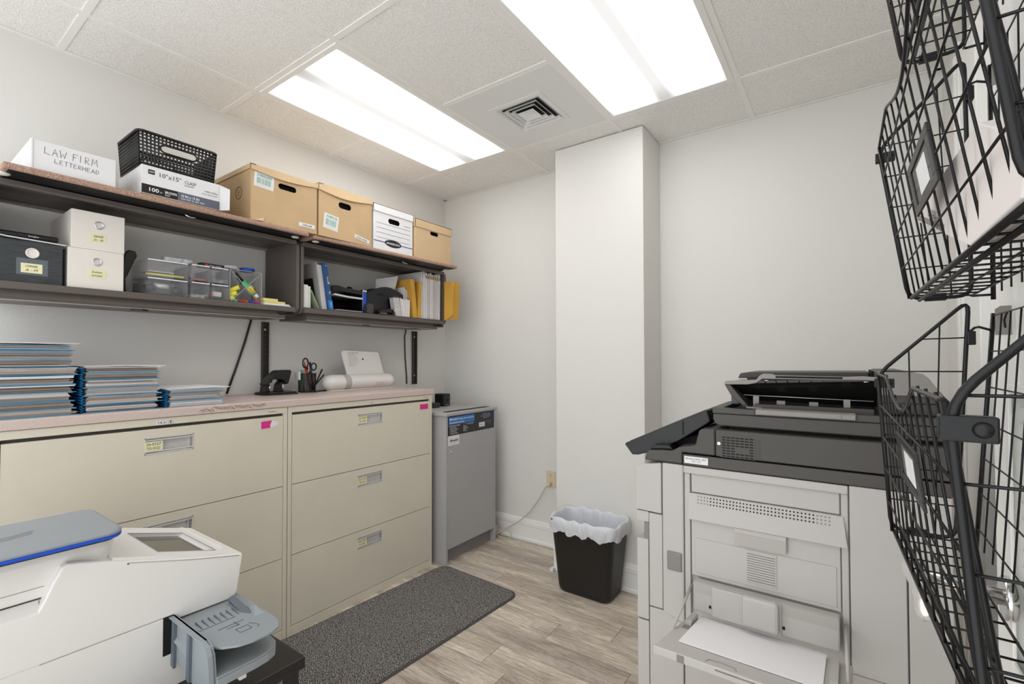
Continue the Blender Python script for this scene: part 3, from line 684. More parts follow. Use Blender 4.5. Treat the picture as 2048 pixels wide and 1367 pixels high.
def stuff_wires(y0, y1, z0, z1, n, m, label, name='paper_clips'):
    random.seed(int(y0*1000)); b = MB()
    for k in range(n):
        c = Vector((random.uniform(OX-.05, OX-.012), random.uniform(y0, y1), random.uniform(z0, z1))); a = random.random()*6.28; e = random.uniform(-.5,.5)
        d = Vector((math.cos(a)*.3, math.cos(a), math.sin(e)*.5)).normalized()*.011; p = Vector((0, -d.z, d.y)).normalized()*.003
        b.tube([c-d, c+d, c+d+p, c-d*.6+p], .0008, 4)
    o = b.build(name, m, None); o['kind'] = 'stuff'; tag(o, label, 'paper clips'); return o
stuff_wires(.940, 1.002, 1.587, 1.600, 46, M['chrome'], 'silver paper clips in upper right little clear drawer')
stuff_wires(.862, .926, 1.508, 1.522, 40, mat('pale_wire', (215,215,210), .4), 'white paper clips in lower left little clear drawer')
stuff_wires(.940, 1.002, 1.508, 1.516, 26, M['black'], 'black binder clips in lower right little clear drawer', 'binder_clips')
ctape = tag(B(OX-.10, OX-.03, .955, .995, 1.522, 1.545).build('correction_tape', M['card'], None, bevel=.004), 'white correction tape with red cap in lower right clear drawer', 'tape')
B(OX-.05, OX-.02, .944, .9545, 1.520, 1.542).build('end_cap', M['red'], ctape, bevel=.003)
tag(MB().cyl((OX-.03,.705,1.590),(OX-.012,.835,1.588),.0042,10).build('pencil', M['yellow'], None), 'yellow pencil in the upper wide clear drawer', 'pencil')
tag(B(OX-.10, OX-.015, .710, .80, 1.599, 1.602).build('paper_strip', M['paper2'], None), 'grey white paper strip over the yellow pencil', 'paper')
tag(MB().cyl((OX-.03,.862,1.591),(OX-.02,.925,1.588),.004,10).build('pencil', M['red'], None), 'red pencil in the upper left little clear drawer', 'pencil')
t = thing('staple_remover', (OX-.04, .775, 1.505), 'silver and black stapler parts filling the lower wide clear drawer', 'desk tool')
MB().cyl((OX-.04,.735,1.545),(OX-.03,.785,1.542),.012,16).build('silver_barrel', M['alu'], t)
MB().cyl((OX-.04,.705,1.528),(OX-.03,.735,1.540),.016,16).build('black_grip', M['black'], t)
MB().sphere((OX-.03,.815,1.525),.018,8).build('black_knob', M['black'], t)
B(OX-.07, OX-.02, .715, .80, 1.506, 1.514).build('black_base', M['navy'], t, bevel=.002)
# things on the organisers
t = thing('wrapped_block', (-2.33, .83, 1.6502), 'crumpled clear wrapped block on the wide drawer organizer', 'package')
random.seed(9); rings = []
for k in range(5):
    yy = .775+k*.026; rings.append([(-2.345+.03*math.cos(a*math.pi/5)*(1+random.uniform(-.12,.12)), yy, 1.664+.0135*math.sin(a*math.pi/5)*(1+random.uniform(-.1,.1))) for a in range(10)])
MB().loft(rings, smooth=False).build('wrap', mat('crumpled_wrap', (225,228,232), .15, var=.5, vscale=60), t)
t = thing('refill_box', (-2.34, .965, 1.6523), 'small black printed refill box on the four drawer organizer', 'box')
B(-2.37, -2.325, .915, 1.012, 1.6523, 1.671).build('box_body', M['black'], t, bevel=.001)
MB().prism([(.938+.0065*math.cos(a*math.pi/6), 1.6615+.0065*math.sin(a*math.pi/6)) for a in range(12)], 'X', -2.325, -2.3244).build('red_dot', M['red'], t)
text('REFILL LEADS', (-2.3248, .948, 1.659), Yv, Zv, .007, M['white'], t, width=.05)
def lidjar(y, r, m, label, z1, hb):
    t = thing('round_tub', (-2.42, y, SZ), label, 'tub')
    MB().cyl((-2.42, y, SZ), (-2.42, y, z1-hb), r*.93, 24).build('tub_body', M['clear'], t)
    MB().cyl((-2.42, y, z1-hb), (-2.42, y, z1), r, 24).build('tub_lid', m, t, bevel=.003)
lidjar(1.075, .040, M['card'], 'clear tub with white lid behind the crossed clear cube', 1.688, .014)
lidjar(1.160, .034, M['blue'], 'clear tub with bright blue lid behind the crossed clear cube', 1.690, .016)
# crossed clear cube
t = thing('divided_cube', (OX-.075, 1.09, SZ), 'clear plastic cube split by crossed dividers holding markers and glue', 'organizer')
y0, y1, z1 = 1.016, 1.160, 1.652; th = .003; D = .15
b = MB().box(OX-D, OX, y0, y1, SZ, SZ+th).box(OX-D, OX, y0, y1, z1-th, z1).box(OX-D, OX, y0, y0+th, SZ+th, z1-th).box(OX-D, OX, y1-th, y1, SZ+th, z1-th).box(OX-D, OX-D+th, y0+th, y1-th, SZ+th, z1-th)
b.build('case', M['clear'], t)
b = MB().slab((OX-D+.004,y0+.003,SZ+.003),(OX,y0+.003,SZ+.003),(OX,y1-.003,z1-.003),(OX-D+.004,y1-.003,z1-.003),.002)
b.build('divider', M['clear'], t)
b = MB().slab((OX-D+.004,y0+.003,z1-.003),(OX,y0+.003,z1-.003),(OX,y1-.003,SZ+.003),(OX-D+.004,y1-.003,SZ+.003),.002)
b.build('divider', M['clear'], t)
b = MB()
for p, q in (((y0,SZ),(y1,z1)),((y0,z1),(y1,SZ)),((y0,SZ+.001),(y0,z1)),((y1,SZ+.001),(y1,z1)),((y0,z1),(y1,z1))): b.tube([(OX+.0005,p[0],p[1]),(OX+.0005,q[0],q[1])],.0013,4)
b.build('polished_edge', mat('polished_edge', (200,202,205), .2, alpha=.7), t)
t = thing('glue_stick', (OX-.02, 1.12, 1.53), 'green glue stick with yellow name band leaning in the crossed cube', 'glue stick')
a0, a1 = Vector((OX-.02,1.080,1.604)), Vector((OX-.016,1.150,1.535)); d = (a1-a0)
MB().cyl(a0, a0+d*.78, .0125, 16).build('tube', M['green'], t)
MB().cyl(a0+d*.34, a0+d*.72, .0129, 16).build('yellow_band', M['yellow'], t)
MB().cyl(a0+d*.78, a1, .010, 16).build('cap', M['card'], t)
u_ = d.normalized(); text('PRITT', tuple(a0+d*.38+Vector((.0131,0,0))-Vector((0,.004,.006))), tuple(u_), (0, u_[2]*-1, u_[1]), .010, M['inkb'], t, width=.028)
tag(MB().sphere((OX-.055,1.135,1.575),.017,8,(1,.8,1.4)).build('white_bottle', M['card'], None), 'white rounded bottle behind the green glue stick', 'bottle')
tag(MB().cyl((OX-.03,1.052,1.642),(OX-.03,1.092,1.602),.007,10).build('marker', M['black'], None), 'black marker at the top of the crossed cube', 'marker')
tag(MB().cyl((OX-.03,1.062,1.62),(OX-.014,1.076,1.592),.006,10).build('marker', M['black'], None), 'short black marker touching the green glue stick', 'marker')
for (ya,za,yb,zb_,lab) in ((1.023,1.552,1.060,1.575,'upper'),(1.022,1.535,1.050,1.545,'lower')):
    tag(MB().cyl((OX-.03,ya,za),(OX-.006,yb,zb_),.0105,14).build('highlighter', M['yellow'], None), f'{lab} yellow highlighter at the left of the crossed cube', 'highlighter')
tag(MB().cyl((OX-.03,1.024,1.516),(OX-.006,1.034,1.522),.010,14).build('highlighter', mat('pale_yellow',(226,222,150),.5), None), 'pale yellow capped highlighter low in the crossed cube', 'highlighter')
for ya,yb,m,c in ((1.033,1.052,'green','green'),(1.056,1.080,'red','red'),(1.082,1.100,'orange','orange'),(1.102,1.126,'blue','blue'),(1.130,1.152,'pink','pink')):
    tag(MB().cyl((OX-.02,ya,1.511),(OX-.004,yb,1.510),.0062,12).build('marker', M[m], None), f'{c} marker end lying on the floor of the crossed cube', 'marker')
tag(B(-2.40,-2.385,1.172,1.186,SZ,1.592).build('index_box', M['orange'], None), 'narrow orange brown card behind the crossed cube', 'card')
# cards and sticky pads
random.seed(4)
for k in range(2):
    tag(B(-2.37, -2.262-.003*k, 1.166, 1.300-.006*k, SZ+.0005+.0065*k, SZ+.0067+.0065*k).build('index_cards', M['paper'], None), ['lower stack of white index cards under the yellow sticky pads','upper stack of white index cards under the yellow sticky pads'][k], 'cards')
zz = SZ+.0138
tag(B(-2.34, -2.266, 1.170, 1.272, zz, zz+.010).build('sticky_pad', mat('sticky_yellow',(226,214,130),.8), None), 'lower yellow sticky note pad on the white index cards', 'sticky notes')
tag(B(-2.35, -2.272, 1.166, 1.238, zz+.0103, zz+.022).build('sticky_pad', MATS['sticky_yellow'], None), 'upper yellow sticky note pad, nearest the crossed cube', 'sticky notes')
# ------------------------------------------------------------------ second shelf
BX = -2.262
def book(y0, y1, z1, m, label, name='booklet', depth=.17, lean=0, x1=BX, pm=None):
    t = thing(name, (x1-depth/2, (y0+y1)/2, SZ), label, 'book')
    b = MB().prism([(y0+lean,SZ+.0003),(y1+lean,SZ+.0003),(y1,z1),(y0,z1)], 'X', x1-depth, x1)
    b.build('cover', m, t); return t
t = thing('shelf_liner', (-2.30, 1.87, SZ), 'dark grey rubber liner strip along the front of the second shelf', 'shelf liner')
B(-2.50, SX-.002, 1.357, 2.384, SZ+.0006, SZ+.0042).build('liner', mat('grey_rubber', (70,74,78), .7, bump=.3, bscale=300), t)
SZ2 = SZ+.0045
B0 = SZ; SZ = SZ2
t = thing('white_booklet', (BX-.06, 1.39, SZ), 'thick white booklet standing first beside the brown end panel', 'book'); B(BX-.14, BX, 1.364, 1.392, SZ, 1.624).build('pages', M['paper'], t, bevel=.001)
t = thing('pale_booklet', (BX-.06, 1.40, SZ), 'pale green booklet standing against the thick white booklet', 'book'); B(BX-.14, BX-.002, 1.3925, 1.409, SZ, 1.618).build('pages', mat('palegreen_pages',(214,220,200),.7), t, bevel=.002)
tag(MB().slab((BX-.13,1.459,SZ+.0002),(BX-.005,1.459,SZ+.0002),(BX-.005,1.412,1.601),(BX-.13,1.412,1.601),.003).build('green_card', M['greensheet'], None), 'pale green card leaning between booklets and the blue binder', 'card')
t = thing('magazine_holder', (-2.40, 1.43, SZ), 'black plastic holder against which the blue binder leans', 'file holder')
def lean(y, z): return (y+(1.756-z)*.155, z)
def lp(y0, y1, z0, z1): return [lean(y0,z0), lean(y1,z0), lean(y1,z1), lean(y0,z1)]
MB().prism(lp(1.436,1.4405,SZ,1.672), 'X', -2.48, -2.318).build('side', M['navy'], t)
MB().prism(lp(1.396,1.436,SZ,SZ+.003), 'X', -2.48, -2.40).build('foot', M['navy'], t)
# blue binder leaning
t = thing('blue_binder', (-2.36, 1.50, SZ), 'tall leaning book with dark blue spine, bright blue at its foot', 'book')
def lean(y, z): return (y+(1.756-z)*.155, z)
def lp(y0, y1, z0, z1): return [lean(y0,z0), lean(y1,z0), lean(y1,z1), lean(y0,z1)]
MB().prism(lp(1.446,1.474,SZ+.004,1.742), 'X', -2.47, -2.276).build('pages', M['paper2'], t)
MB().prism(lp(1.474,1.4765,SZ,1.752), 'X', -2.475, -2.262).build('cover', M['bluebook'], t)
MB().prism(lp(1.442,1.446,SZ,1.752), 'X', -2.475, -2.272).build('cover', mat('grey_cover',(186,184,182),.6), t)
MB().prism(lp(1.4768,1.503,SZ+.055,1.754), 'X', -2.30, -2.262).build('spine', M['bluebook'], t, bevel=.003)
MB().prism(lp(1.4768,1.506,SZ,SZ+.0548), 'X', -2.30, -2.2615).build('spine_foot', M['bluebook2'], t, bevel=.003)
for z, s_, h_ in ((1.728,'II',.012),(1.668,'Manual',.012),(1.640,'&',.02),(1.590,'FL',.016),(1.532,'2019',.012)):
    text(s_, (-2.2612, 1.4865+(1.756-z)*.155, z+.014), (0,.155,-1), (0,1,.155), h_, M['white'], t, width=.026 if len(s_) > 3 else None)
# black desktop sorter 1
t = thing('desk_sorter', (-2.36, 1.62, SZ), 'low black desktop tray beside the blue spined book, white papers inside', 'tray')
b = MB().box(-2.45, -2.272, 1.560, 1.738, SZ, SZ+.004)
b.build('base', M['black'], t)
MB().prism([(1.545,1.640),(1.738,1.634),(1.738,1.611),(1.545,1.617)], 'X', -2.276, -2.272).build('upper_front', M['black'], t)
MB().prism([(1.560,1.600),(1.738,1.585),(1.738,SZ+.004),(1.560,SZ+.004)], 'X', -2.45, -2.446).build('back', M['black'], t)
B(-2.45, -2.272, 1.7382, 1.741, SZ, 1.640).build('side', M['black'], t)
B(-2.4455, -2.276, 1.56, 1.738, 1.580, 1.582).build('tier', M['black'], t)
MB().prism([(1.600,1.640)]+[(1.600+.155*k/10, 1.640+.036*math.sin(math.pi*(.12+.62*k/10))) for k in range(1,10)]+[(1.755,1.655),(1.76,1.60),(1.60,1.60)], 'X', -2.45, -2.4475).build('curved_back', M['black'], t, bevel=.001)
MB().cyl((-2.41,1.742,1.655),(-2.41,1.762,1.655),.016,16).build('roll_end', M['black'], t)
for k in range(3): tag(MB().add([(-2.44,1.562,1.5832+.003*k),(-2.262,1.55,1.590+.003*k),(-2.262,1.64,1.584+.003*k),(-2.262,1.733,1.583+.003*k),(-2.44,1.733,1.5832+.003*k),(-2.44,1.562,1.5852+.003*k),(-2.262,1.55,1.592+.003*k),(-2.262,1.64,1.586+.003*k),(-2.262,1.733,1.585+.003*k),(-2.44,1.733,1.5852+.003*k)],[(0,1,2,3,4),(9,8,7,6,5),(0,5,6,1),(1,6,7,2),(2,7,8,3),(3,8,9,4),(4,9,5,0)]).build('paper_sheet', M['paper'], None), ('lowest','middle','top')[k]+' white sheet on the middle tier of the low black tray', 'paper', 'white sheets in the low black tray')
for k in range(2): tag(B(-2.43, -2.262+.004*k, 1.563, 1.725+.008*k, SZ+.0042+.0025*k, SZ+.0064+.0025*k).build('paper_sheet', M['paper2'], None), ('lower','upper')[k]+' pale sheet lying at the bottom of the low black tray', 'paper', 'pale sheets under the low black tray')
t = thing('blue_packet', (-2.32, 1.76, SZ), 'upright blue and white packet between the two black sorters', 'packet')
B(-2.40, -2.285, 1.748, 1.779, SZ, 1.632).build('box_body', M['blue'], t, bevel=.002)
B(-2.40, -2.284, 1.747, 1.780, 1.632, 1.641).build('white_top', M['card'], t, bevel=.001)
B(-2.2852, -2.2845, 1.748, 1.753, SZ+.02, 1.632).build('white_edge', M['card'], t)
tag(MB().prism([(1.752,SZ),(1.798,SZ),(1.800,1.545),(1.795,1.560),(1.760,1.562),(1.752,1.548)], 'X', -2.275, -2.245).build('tape_dispenser', mat('grey_black',(58,56,56),.5), None, bevel=.003), 'dark grey upright dispenser end before the blue packet', 'tape dispenser')
# black sorter 2 : domed
t = thing('dome_sorter', (-2.37, 1.93, SZ), 'large domed black desktop sorter with envelopes behind its arch', 'tray')
dome = [(1.802,SZ),(1.802,1.615)]+[(1.802+.29*k/14, 1.615+.070*math.sin(math.pi*(.08+.78*k/14))-.0*k) for k in range(15)]+[(2.098,1.640),(2.098,1.598),(2.078,1.598),(2.078,1.636),(2.0,1.640),(2.0,SZ)]
MB().prism(dome, 'X', -2.318, -2.312).build('front_arch', M['navy'], t, bevel=.001)
MB().prism([(p[0], p[1]+.0) for p in dome], 'X', -2.42, -2.416).build('rear_arch', M['navy'], t)
B(-2.48, -2.318, 1.802, 2.0, SZ, SZ+.006).build('base', M['navy'], t)
MB().prism([(1.87,1.626),(1.885,1.640),(1.915,1.642),(1.93,1.628)], 'X', -2.312, -2.3112).build('finger_notch', M['dark'], t)
t = thing('small_stapler', (-2.27, 1.91, SZ), 'black and chrome stapler lying before the domed sorter', 'stapler')
B(-2.285, -2.245, 1.832, 1.958, SZ, SZ+.007).build('base', M['black'], t, bevel=.002)
MB().prism([(1.836,SZ+.012),(1.955,SZ+.018),(1.958,SZ+.036),(1.93,SZ+.042),(1.84,SZ+.024)], 'X', -2.282, -2.250).build('arm', M['black'], t, bevel=.003)
B(-2.2825, -2.2475, 1.85, 1.90, SZ+.0085, SZ+.0115).build('staple_rail', M['chrome'], t)
MB().sphere((-2.248,1.957,SZ+.030),.006,6).build('pivot', M['chrome'], t)
B(-2.284, -2.250, 1.944, 1.958, SZ+.007, SZ+.03).build('hinge', M['black'], t)
# envelopes standing
t = thing('card_box', (-2.30, 2.02, SZ), 'small white printed card box before the leaning envelopes', 'box')
MB().prism([(1.981,SZ),(2.032,SZ),(2.008,1.620),(1.962,1.618)], 'X', -2.30, -2.262).build('box_body', mat('printed_card',(206,204,204),.6,var=.2,vscale=45), t, bevel=.001)
ORD = ('first','second','third','fourth','fifth','sixth','seventh','eighth','ninth')
def env(y, lean_, z1, m, label, group, thick=.003, x1=BX, depth=.19, name='envelope'):
    a = SZ+.0003
    o = MB().prism([(y,a),(y+thick,a),(y+thick+lean_,z1),(y+lean_,z1)], 'X', x1-depth, x1).build(name, m, None)
    return tag(o, label, 'envelope', group)
for k in range(6): env(2.034+k*.0105, -.018+.004*k, 1.618-.002*(k % 3), M['paper'] if k % 2 else mat('warm_white',(238,226,220),.7), ORD[k]+' small white envelope from the left, right of the printed card box', 'small white envelopes', thick=.009)
tag(MB().slab((-2.42,1.945,SZ+.006),(-2.335,1.985,SZ+.006),(-2.335,2.065,1.772),(-2.42,1.955,1.745),.002).build('envelope', M['paper2'], None), 'large pale envelope rising above the domed sorter', 'envelope', None)
for k in range(4): env(2.085+k*.006, .002*k, 1.700-.008*k, M['paper2'] if k % 2 else M['card'], ORD[k]+' medium grey white envelope from the left, behind the small white ones', 'medium envelopes', thick=.004, x1=-2.30)
def yenv(y0, y1, lean_, z1, label, x1=BX, depth=.24):
    a = SZ+.0003
    t = thing('yellow_envelope', (x1-depth/2, (y0+y1)/2, SZ), label, 'envelope', None)
    MB().prism([(y0,a),(y1,a),(y1+lean_,z1),(y0+lean_,z1)], 'X', x1-depth, x1).build('envelope_body', M['yellowenv'], t, bevel=.002)
    return t
yenv(2.130, 2.165, -.030, 1.752, 'golden yellow envelope left of the white clasp envelopes')
yenv(2.168, 2.192, .012, 1.745, 'second golden yellow envelope touching the white clasp envelopes')
random.seed(11)
for k in range(9):
    y0 = 2.197+k*.0198
    t = thing('clasp_envelope', (BX-.12, y0, SZ), ORD[k]+' white catalog envelope from the left, between the golden yellow envelopes', 'envelope', 'white catalog envelopes')
    a = SZ+.0003; z1 = 1.812+random.uniform(-.006,.006); ln = -.004+.0008*k
    MB().prism([(y0,a),(y0+.015,a),(y0+.0165+ln,1.79),(y0+.012+ln,z1),(y0+.004+ln,z1),(y0+ln,1.79)], 'X', BX-.24, BX+random.uniform(-.004,.003)).build('envelope_body', M['card'] if k % 3 else M['paper2'], t)
    if k > 1: MB().prism([(y0+.003+ln,1.772),(y0+.015+ln,1.772),(y0+.013+ln,1.792),(y0+.004+ln,1.792)], 'X', BX+.003, BX+.0045).build('brown_flap', M['kraftd'], t)
t = thing('yellow_envelope', (-2.28, 2.43, SZ), 'golden yellow envelope sticking out past the end of the second shelf', 'envelope')
MB().prism([(-2.232,SZ),(-2.205,SZ),(-2.150,1.535),(-2.150,1.760),(-2.20,1.765),(-2.232,1.760)], 'Y', 2.374, 2.3835).build('envelope_body', M['yellowenv'], t)
MB().prism([(2.374,SZ),(2.52,SZ+.012),(2.535,1.780),(2.374,1.762)], 'X', -2.2315, -2.2235).build('envelope_flare', M['yellowenv'], t, bevel=.001)
SZ = B0
# ------------------------------------------------------------------ counter things
def folder(x1, y0, y1, z, th, label, group, seed, tilt=0):
    rnd = random.Random(seed); x0 = x1-.34
    t = thing('file_folder', ((x0+x1)/2, (y0+y1)/2, z), label, 'folder', group)
    def sheet(za, zb, ya, yb, xb, m, name, t_=.0012, dz=0):
        b = MB(); n = 6; P_ = []
        for k in range(n+1):
            y = ya+(yb-ya)*k/n; P_.append((y, za+(zb-za)*k/n+dz*math.sin(math.pi*k/n)))
        pts = P_+[(y, zz+t_) for y, zz in P_[::-1]]
        return b.prism(pts, 'X', x0+rnd.uniform(0,.004), xb).build(name, m, t)
    sheet(z, z, y0, y1, x1, M['foldblue'], 'bottom_cover', .0012)
    zz = z+.0014; top = z+th-.0016; n = rnd.choice((3, 4, 4))
    cuts = sorted(rnd.uniform(.15, .85) for _ in range(n-1)); lv = [0]+cuts+[1]
    for k in range(n):
        za = zz+(top-zz)*lv[k]; zb = zz+(top-zz)*lv[k+1]-.0004
        if zb-za < .0012: continue
        m = rnd.choice((M['paper'], M['paper2'], MATS.get('page_block') or M['paper2'], M['foldpale'], M['manila'])) if zb-za < .004 else rnd.choice((M['paper2'], mat('page_block2', (196,188,184), .85, var=.25, vscale=150, stretch=(.1,.1,9)), mat('page_block', (166,160,158), .85, var=.3, vscale=120, stretch=(.1,.1,9))))
        ins = rnd.uniform(.004, .016)
        q = rnd.uniform(-.010, .010); w_ = rnd.uniform(-.0008, .0012)
        MB().prism([(y0+.006,za),((y0+y1)/2,za+w_*.2),(y1-ins,za),(y1-ins-.002+q,zb),((y0+y1)/2,zb),(y0+.006+abs(q),zb)], 'X', x0+.01, x1-rnd.uniform(.002, .020)).build('page_stack', m, t)
    if rnd.random() < .8: B(x0+.02, x1-.001, y0+.01, y1-rnd.uniform(.001,.008), zz+(top-zz)*.45, zz+(top-zz)*.45+.0011).build('divider_sheet', M['manila'], t)
    sheet(top+.0002, top+.0002, y0+.002, y1-.002, x1-.002, rnd.choice((M['foldblue'], M['foldpale'], M['foldpale'], M['paper'])), 'top_cover', .0011, dz=rnd.uniform(-.002,.001))
    g = MB(); m_ = 3; pts = []
    for k in range(2*m_+1): pts.append((y0-(.0 if k % 2 == 0 else .009), z+.001+(th-.003)*k/(2*m_)))
    pts = pts+[(y+.0015, q) for y, q in pts[::-1]]
    g.prism(pts, 'X', x0+.02, x1-.004).build('gusset', M['gusset'], t)
    return t
def fstack(x1, y0, y1, hs, group, where, seed):
    z = CT+.0004; n = len(hs); rnd = random.Random(seed)
    for k, h in enumerate(hs):
        pos = 'lowest' if k == 0 else 'topmost' if k == n-1 else ORD[k]+' from the bottom'
        folder(x1-rnd.uniform(0,.006), y0+rnd.uniform(-.003,.003), y1+rnd.uniform(-.006,.007), z, h, f'blue pocket folder, {pos}, in the {where}', group, seed*10+k); z += h+.0003
    return z
fstack(-2.072, .215, .446, (.022,.024,.028,.026,.030,.024,.026,.030,.016), 'folders in the tall stack', 'tall stack at the left edge', 1)
zt1 = fstack(-2.075, .466, .688, (.028,.030,.027,.026,.024,.018), 'folders in the middle stack', 'middle stack on the countertop', 2)
zt2 = fstack(-2.08, .712, .915, (.022,.028,.014), 'folders in the low stack', 'low stack nearest the hole punch', 3)
for (y0,y1,z,x1,k) in ((.225,.452,1.2890,-2.085,0),(.47,.70,zt1,-2.09,1),(.71,.93,zt2,-2.085,2)):
    for j in range(2):
        zz = z+.0006+j*.0024
        tag(MB().add([(x1-.28,y0,zz),(x1-.01*j,y0,zz),(x1-.006*j,(y0+y1)/2,zz+.0015),(x1,y1+.006*j,zz+.0005),(x1-.28,y1,zz),(x1-.28,y0,zz+.0012),(x1-.01*j,y0,zz+.0012),(x1-.006*j,(y0+y1)/2,zz+.0027),(x1,y1+.006*j,zz+.0017),(x1-.28,y1,zz+.0012)],
          [(0,1,2,3,4),(9,8,7,6,5),(0,5,6,1),(1,6,7,2),(2,7,8,3),(3,8,9,4),(4,9,5,0)]).build('loose_papers', M['paper'], None),
          ('lower','upper')[j]+' loose white papers on top of the '+('tall folder stack','middle folder stack','low folder stack')[k], 'papers')
# hole punch
t = thing('hole_punch', (-2.42, 1.315, CT), 'black two hole punch with lever raised, before the slotted wall rail', 'hole punch')
base = [(-2.50,1.235),(-2.44,1.215),(-2.37,1.220),(-2.345,1.235),(-2.335,1.385),(-2.37,1.402),(-2.46,1.400),(-2.50,1.385)]
MB().prism(base, 'Z', CT+.0003, CT+.006).build('base', M['black'], t, bevel=.002)
MB().prism([(x*.92+-2.42*.08, y*.94+1.31*.06) for x, y in base], 'Z', CT+.006, CT+.013).build('tray_lid', M['black'], t, bevel=.002)
for y0 in (1.255, 1.325):
    MB().prism([(y0-.012,CT+.013),(y0+.018,CT+.013),(y0+.022,CT+.060),(y0+.008,CT+.068),(y0-.006,CT+.05)], 'X', -2.455, -2.40).build('punch_head', M['black'], t, bevel=.002)
    MB().cyl((-2.398,y0+.012,CT+.014),(-2.398,y0+.012,CT+.056),.0045,12).build('punch_pin', M['chrome'], t)
    MB().tube([(-2.398+.0065*math.cos(a*.7), y0+.012+.0065*math.sin(a*.7), CT+.018+a*.0009) for a in range(38)], .0009, 4).build('spring', M['alu'], t)
MB().prism([(1.244,CT+.052),(1.262,CT+.046),(1.278,CT+.078),(1.330,CT+.078),(1.352,CT+.050),(1.362,CT+.058),(1.378,CT+.118),(1.370,CT+.126),(1.318,CT+.124),(1.306,CT+.118),(1.268,CT+.085)], 'X', -2.46, -2.385).build('lever', M['black'], t, bevel=.003)
MB().cyl((-2.462,1.262,CT+.056),(-2.378,1.262,CT+.056),.004,10).build('axle', M['chrome'], t)
# pen cup
PX, PY = -2.42, 1.487
t = thing('pen_cup', (PX, PY, CT), 'small black mesh pencil cup left of the white binding machine', 'cup')
b = MB(); R = .046; Ht = .102; n = 40
for k in range(n):
    a = 2*math.pi*k/n; b.tube([(PX+R*.93*math.cos(a),PY+R*.93*math.sin(a),CT+.003),(PX+R*math.cos(a),PY+R*math.sin(a),CT+Ht)], .0011, 4)
for k in range(1, 22):
    r = R*(.93+.07*k/22); b.tube([(PX+r*math.cos(a*math.pi/10),PY+r*math.sin(a*math.pi/10),CT+.003+Ht*k/22.5) for a in range(20)], .0009, 4, closed=True)
b.build('mesh_wall', M['wire'], t, kind='stuff')
MB().tube([(PX+R*math.cos(a*math.pi/14),PY+R*math.sin(a*math.pi/14),CT+Ht) for a in range(28)], .0022, 6, closed=True).build('rim', M['wire'], t)
MB().cyl((PX,PY,CT+.0002),(PX,PY,CT+.005),R*.95,28).build('base', M['wire'], t)
def stick(p, q, r, m, name, label, cat, tip=None):
    o = MB().cyl(p, q, r, 10).build(name, M[m], None); tag(o, label, cat)
    if tip:
        o2 = MB().cyl(q, Vector(q)+(Vector(q)-Vector(p)).normalized()*tip[0], r*1.15, 10).build('cap', M[tip[1]], o)
    return o
stick((PX-.02,PY-.015,CT+.008),(PX-.01,PY-.005,CT+.15),.004,'yellow','pencil','yellow pencil standing in the black mesh cup','pencil')
stick((PX+.005,PY-.02,CT+.008),(PX-.005,PY-.03,CT+.125),.0045,'green','pen','green pen standing at the left of the black mesh cup','pen')
stick((PX+.015,PY+.02,CT+.010),(PX-.0,PY-.012,CT+.140),.0055,'red','scissor_handle','red marker leaning in the black mesh cup','marker',(.01,'red'))
stick((PX+.02,PY+.012,CT+.008),(PX+.012,PY-.030,CT+.120),.005,'lid','marker','grey marker leaning left in the black mesh cup','marker')
stick((PX-.01,PY+.01,CT+.008),(PX-.02,PY-.004,CT+.165),.0042,'orange','pencil','orange pencil rising behind the scissor loops','pencil')
stick((PX+.018,PY+.028,CT+.02),(PX+.012,PY+.085,CT+.125),.0042,'black','pen','black pen leaning right out of the mesh cup, higher one','pen')
stick((PX+.024,PY+.022,CT+.012),(PX+.03,PY-.002,CT+.165),.006,'navy','marker','dark navy marker upright in the black mesh cup','marker')
t = thing('scissors', (PX, PY, CT+.006), 'black handled scissors standing in the mesh cup, loops up', 'scissors')
MB().prism([(PY-.004,CT+.008),(PY+.006,CT+.008),(PY+.002,CT+.13),(PY-.012,CT+.13)], 'X', PX+.001, PX+.0035).build('blade', M['alu'], t)
for (cy, cz, ry, rz) in ((PY-.012, CT+.160, .016, .026), (PY+.038, CT+.140, .015, .019)):
    MB().tube([(PX+.003, cy+ry*math.cos(a*math.pi/12), cz+rz*math.sin(a*math.pi/12)) for a in range(24)], .0042, 6, closed=True).build('finger_loop', M['black'], t)
MB().tube([(PX+.003,PY-.006,CT+.10),(PX+.003,PY+.0,CT+.136)], .005, 6).build('shank', M['black'], t)
MB().tube([(PX+.003,PY+.0,CT+.09),(PX+.003,PY+.025,CT+.128)], .005, 6).build('shank', M['black'], t)
tag(B(PX-.022, PX+.02, PY-.062, PY-.050, CT+.070, CT+.112).build('eraser_clip', M['card'], None, bevel=.002), 'white and black clip hooked on the left rim of the mesh cup', 'clip')
stick((PX+.035,PY+.050,CT+.0045),(PX+.02,PY+.105,CT+.0045),.004,'black','small_clip','small black pen cap lying on the countertop by the mesh cup','cap')
tag(MB().cyl((PX+.05,PY+.012,CT+.004),(PX+.048,PY+.035,CT+.004),.0038,8).build('binder_clip', M['black'], None), 'tiny black clip lying in front of the mesh cup', 'clip')
tag(MB().cyl((PX-.02,PY-.065,CT+.0003),(PX-.02,PY-.065,CT+.022),.009,14).build('clear_vial', M['clear'], None), 'tiny clear vial left of the mesh cup', 'vial')
tag(MB().cyl((PX+.028,PY+.024,CT+.03),(PX+.03,PY+.084,CT+.094),.0040,8).build('pen', M['black'], None), 'black pen leaning right out of the mesh cup, lower one', 'pen')
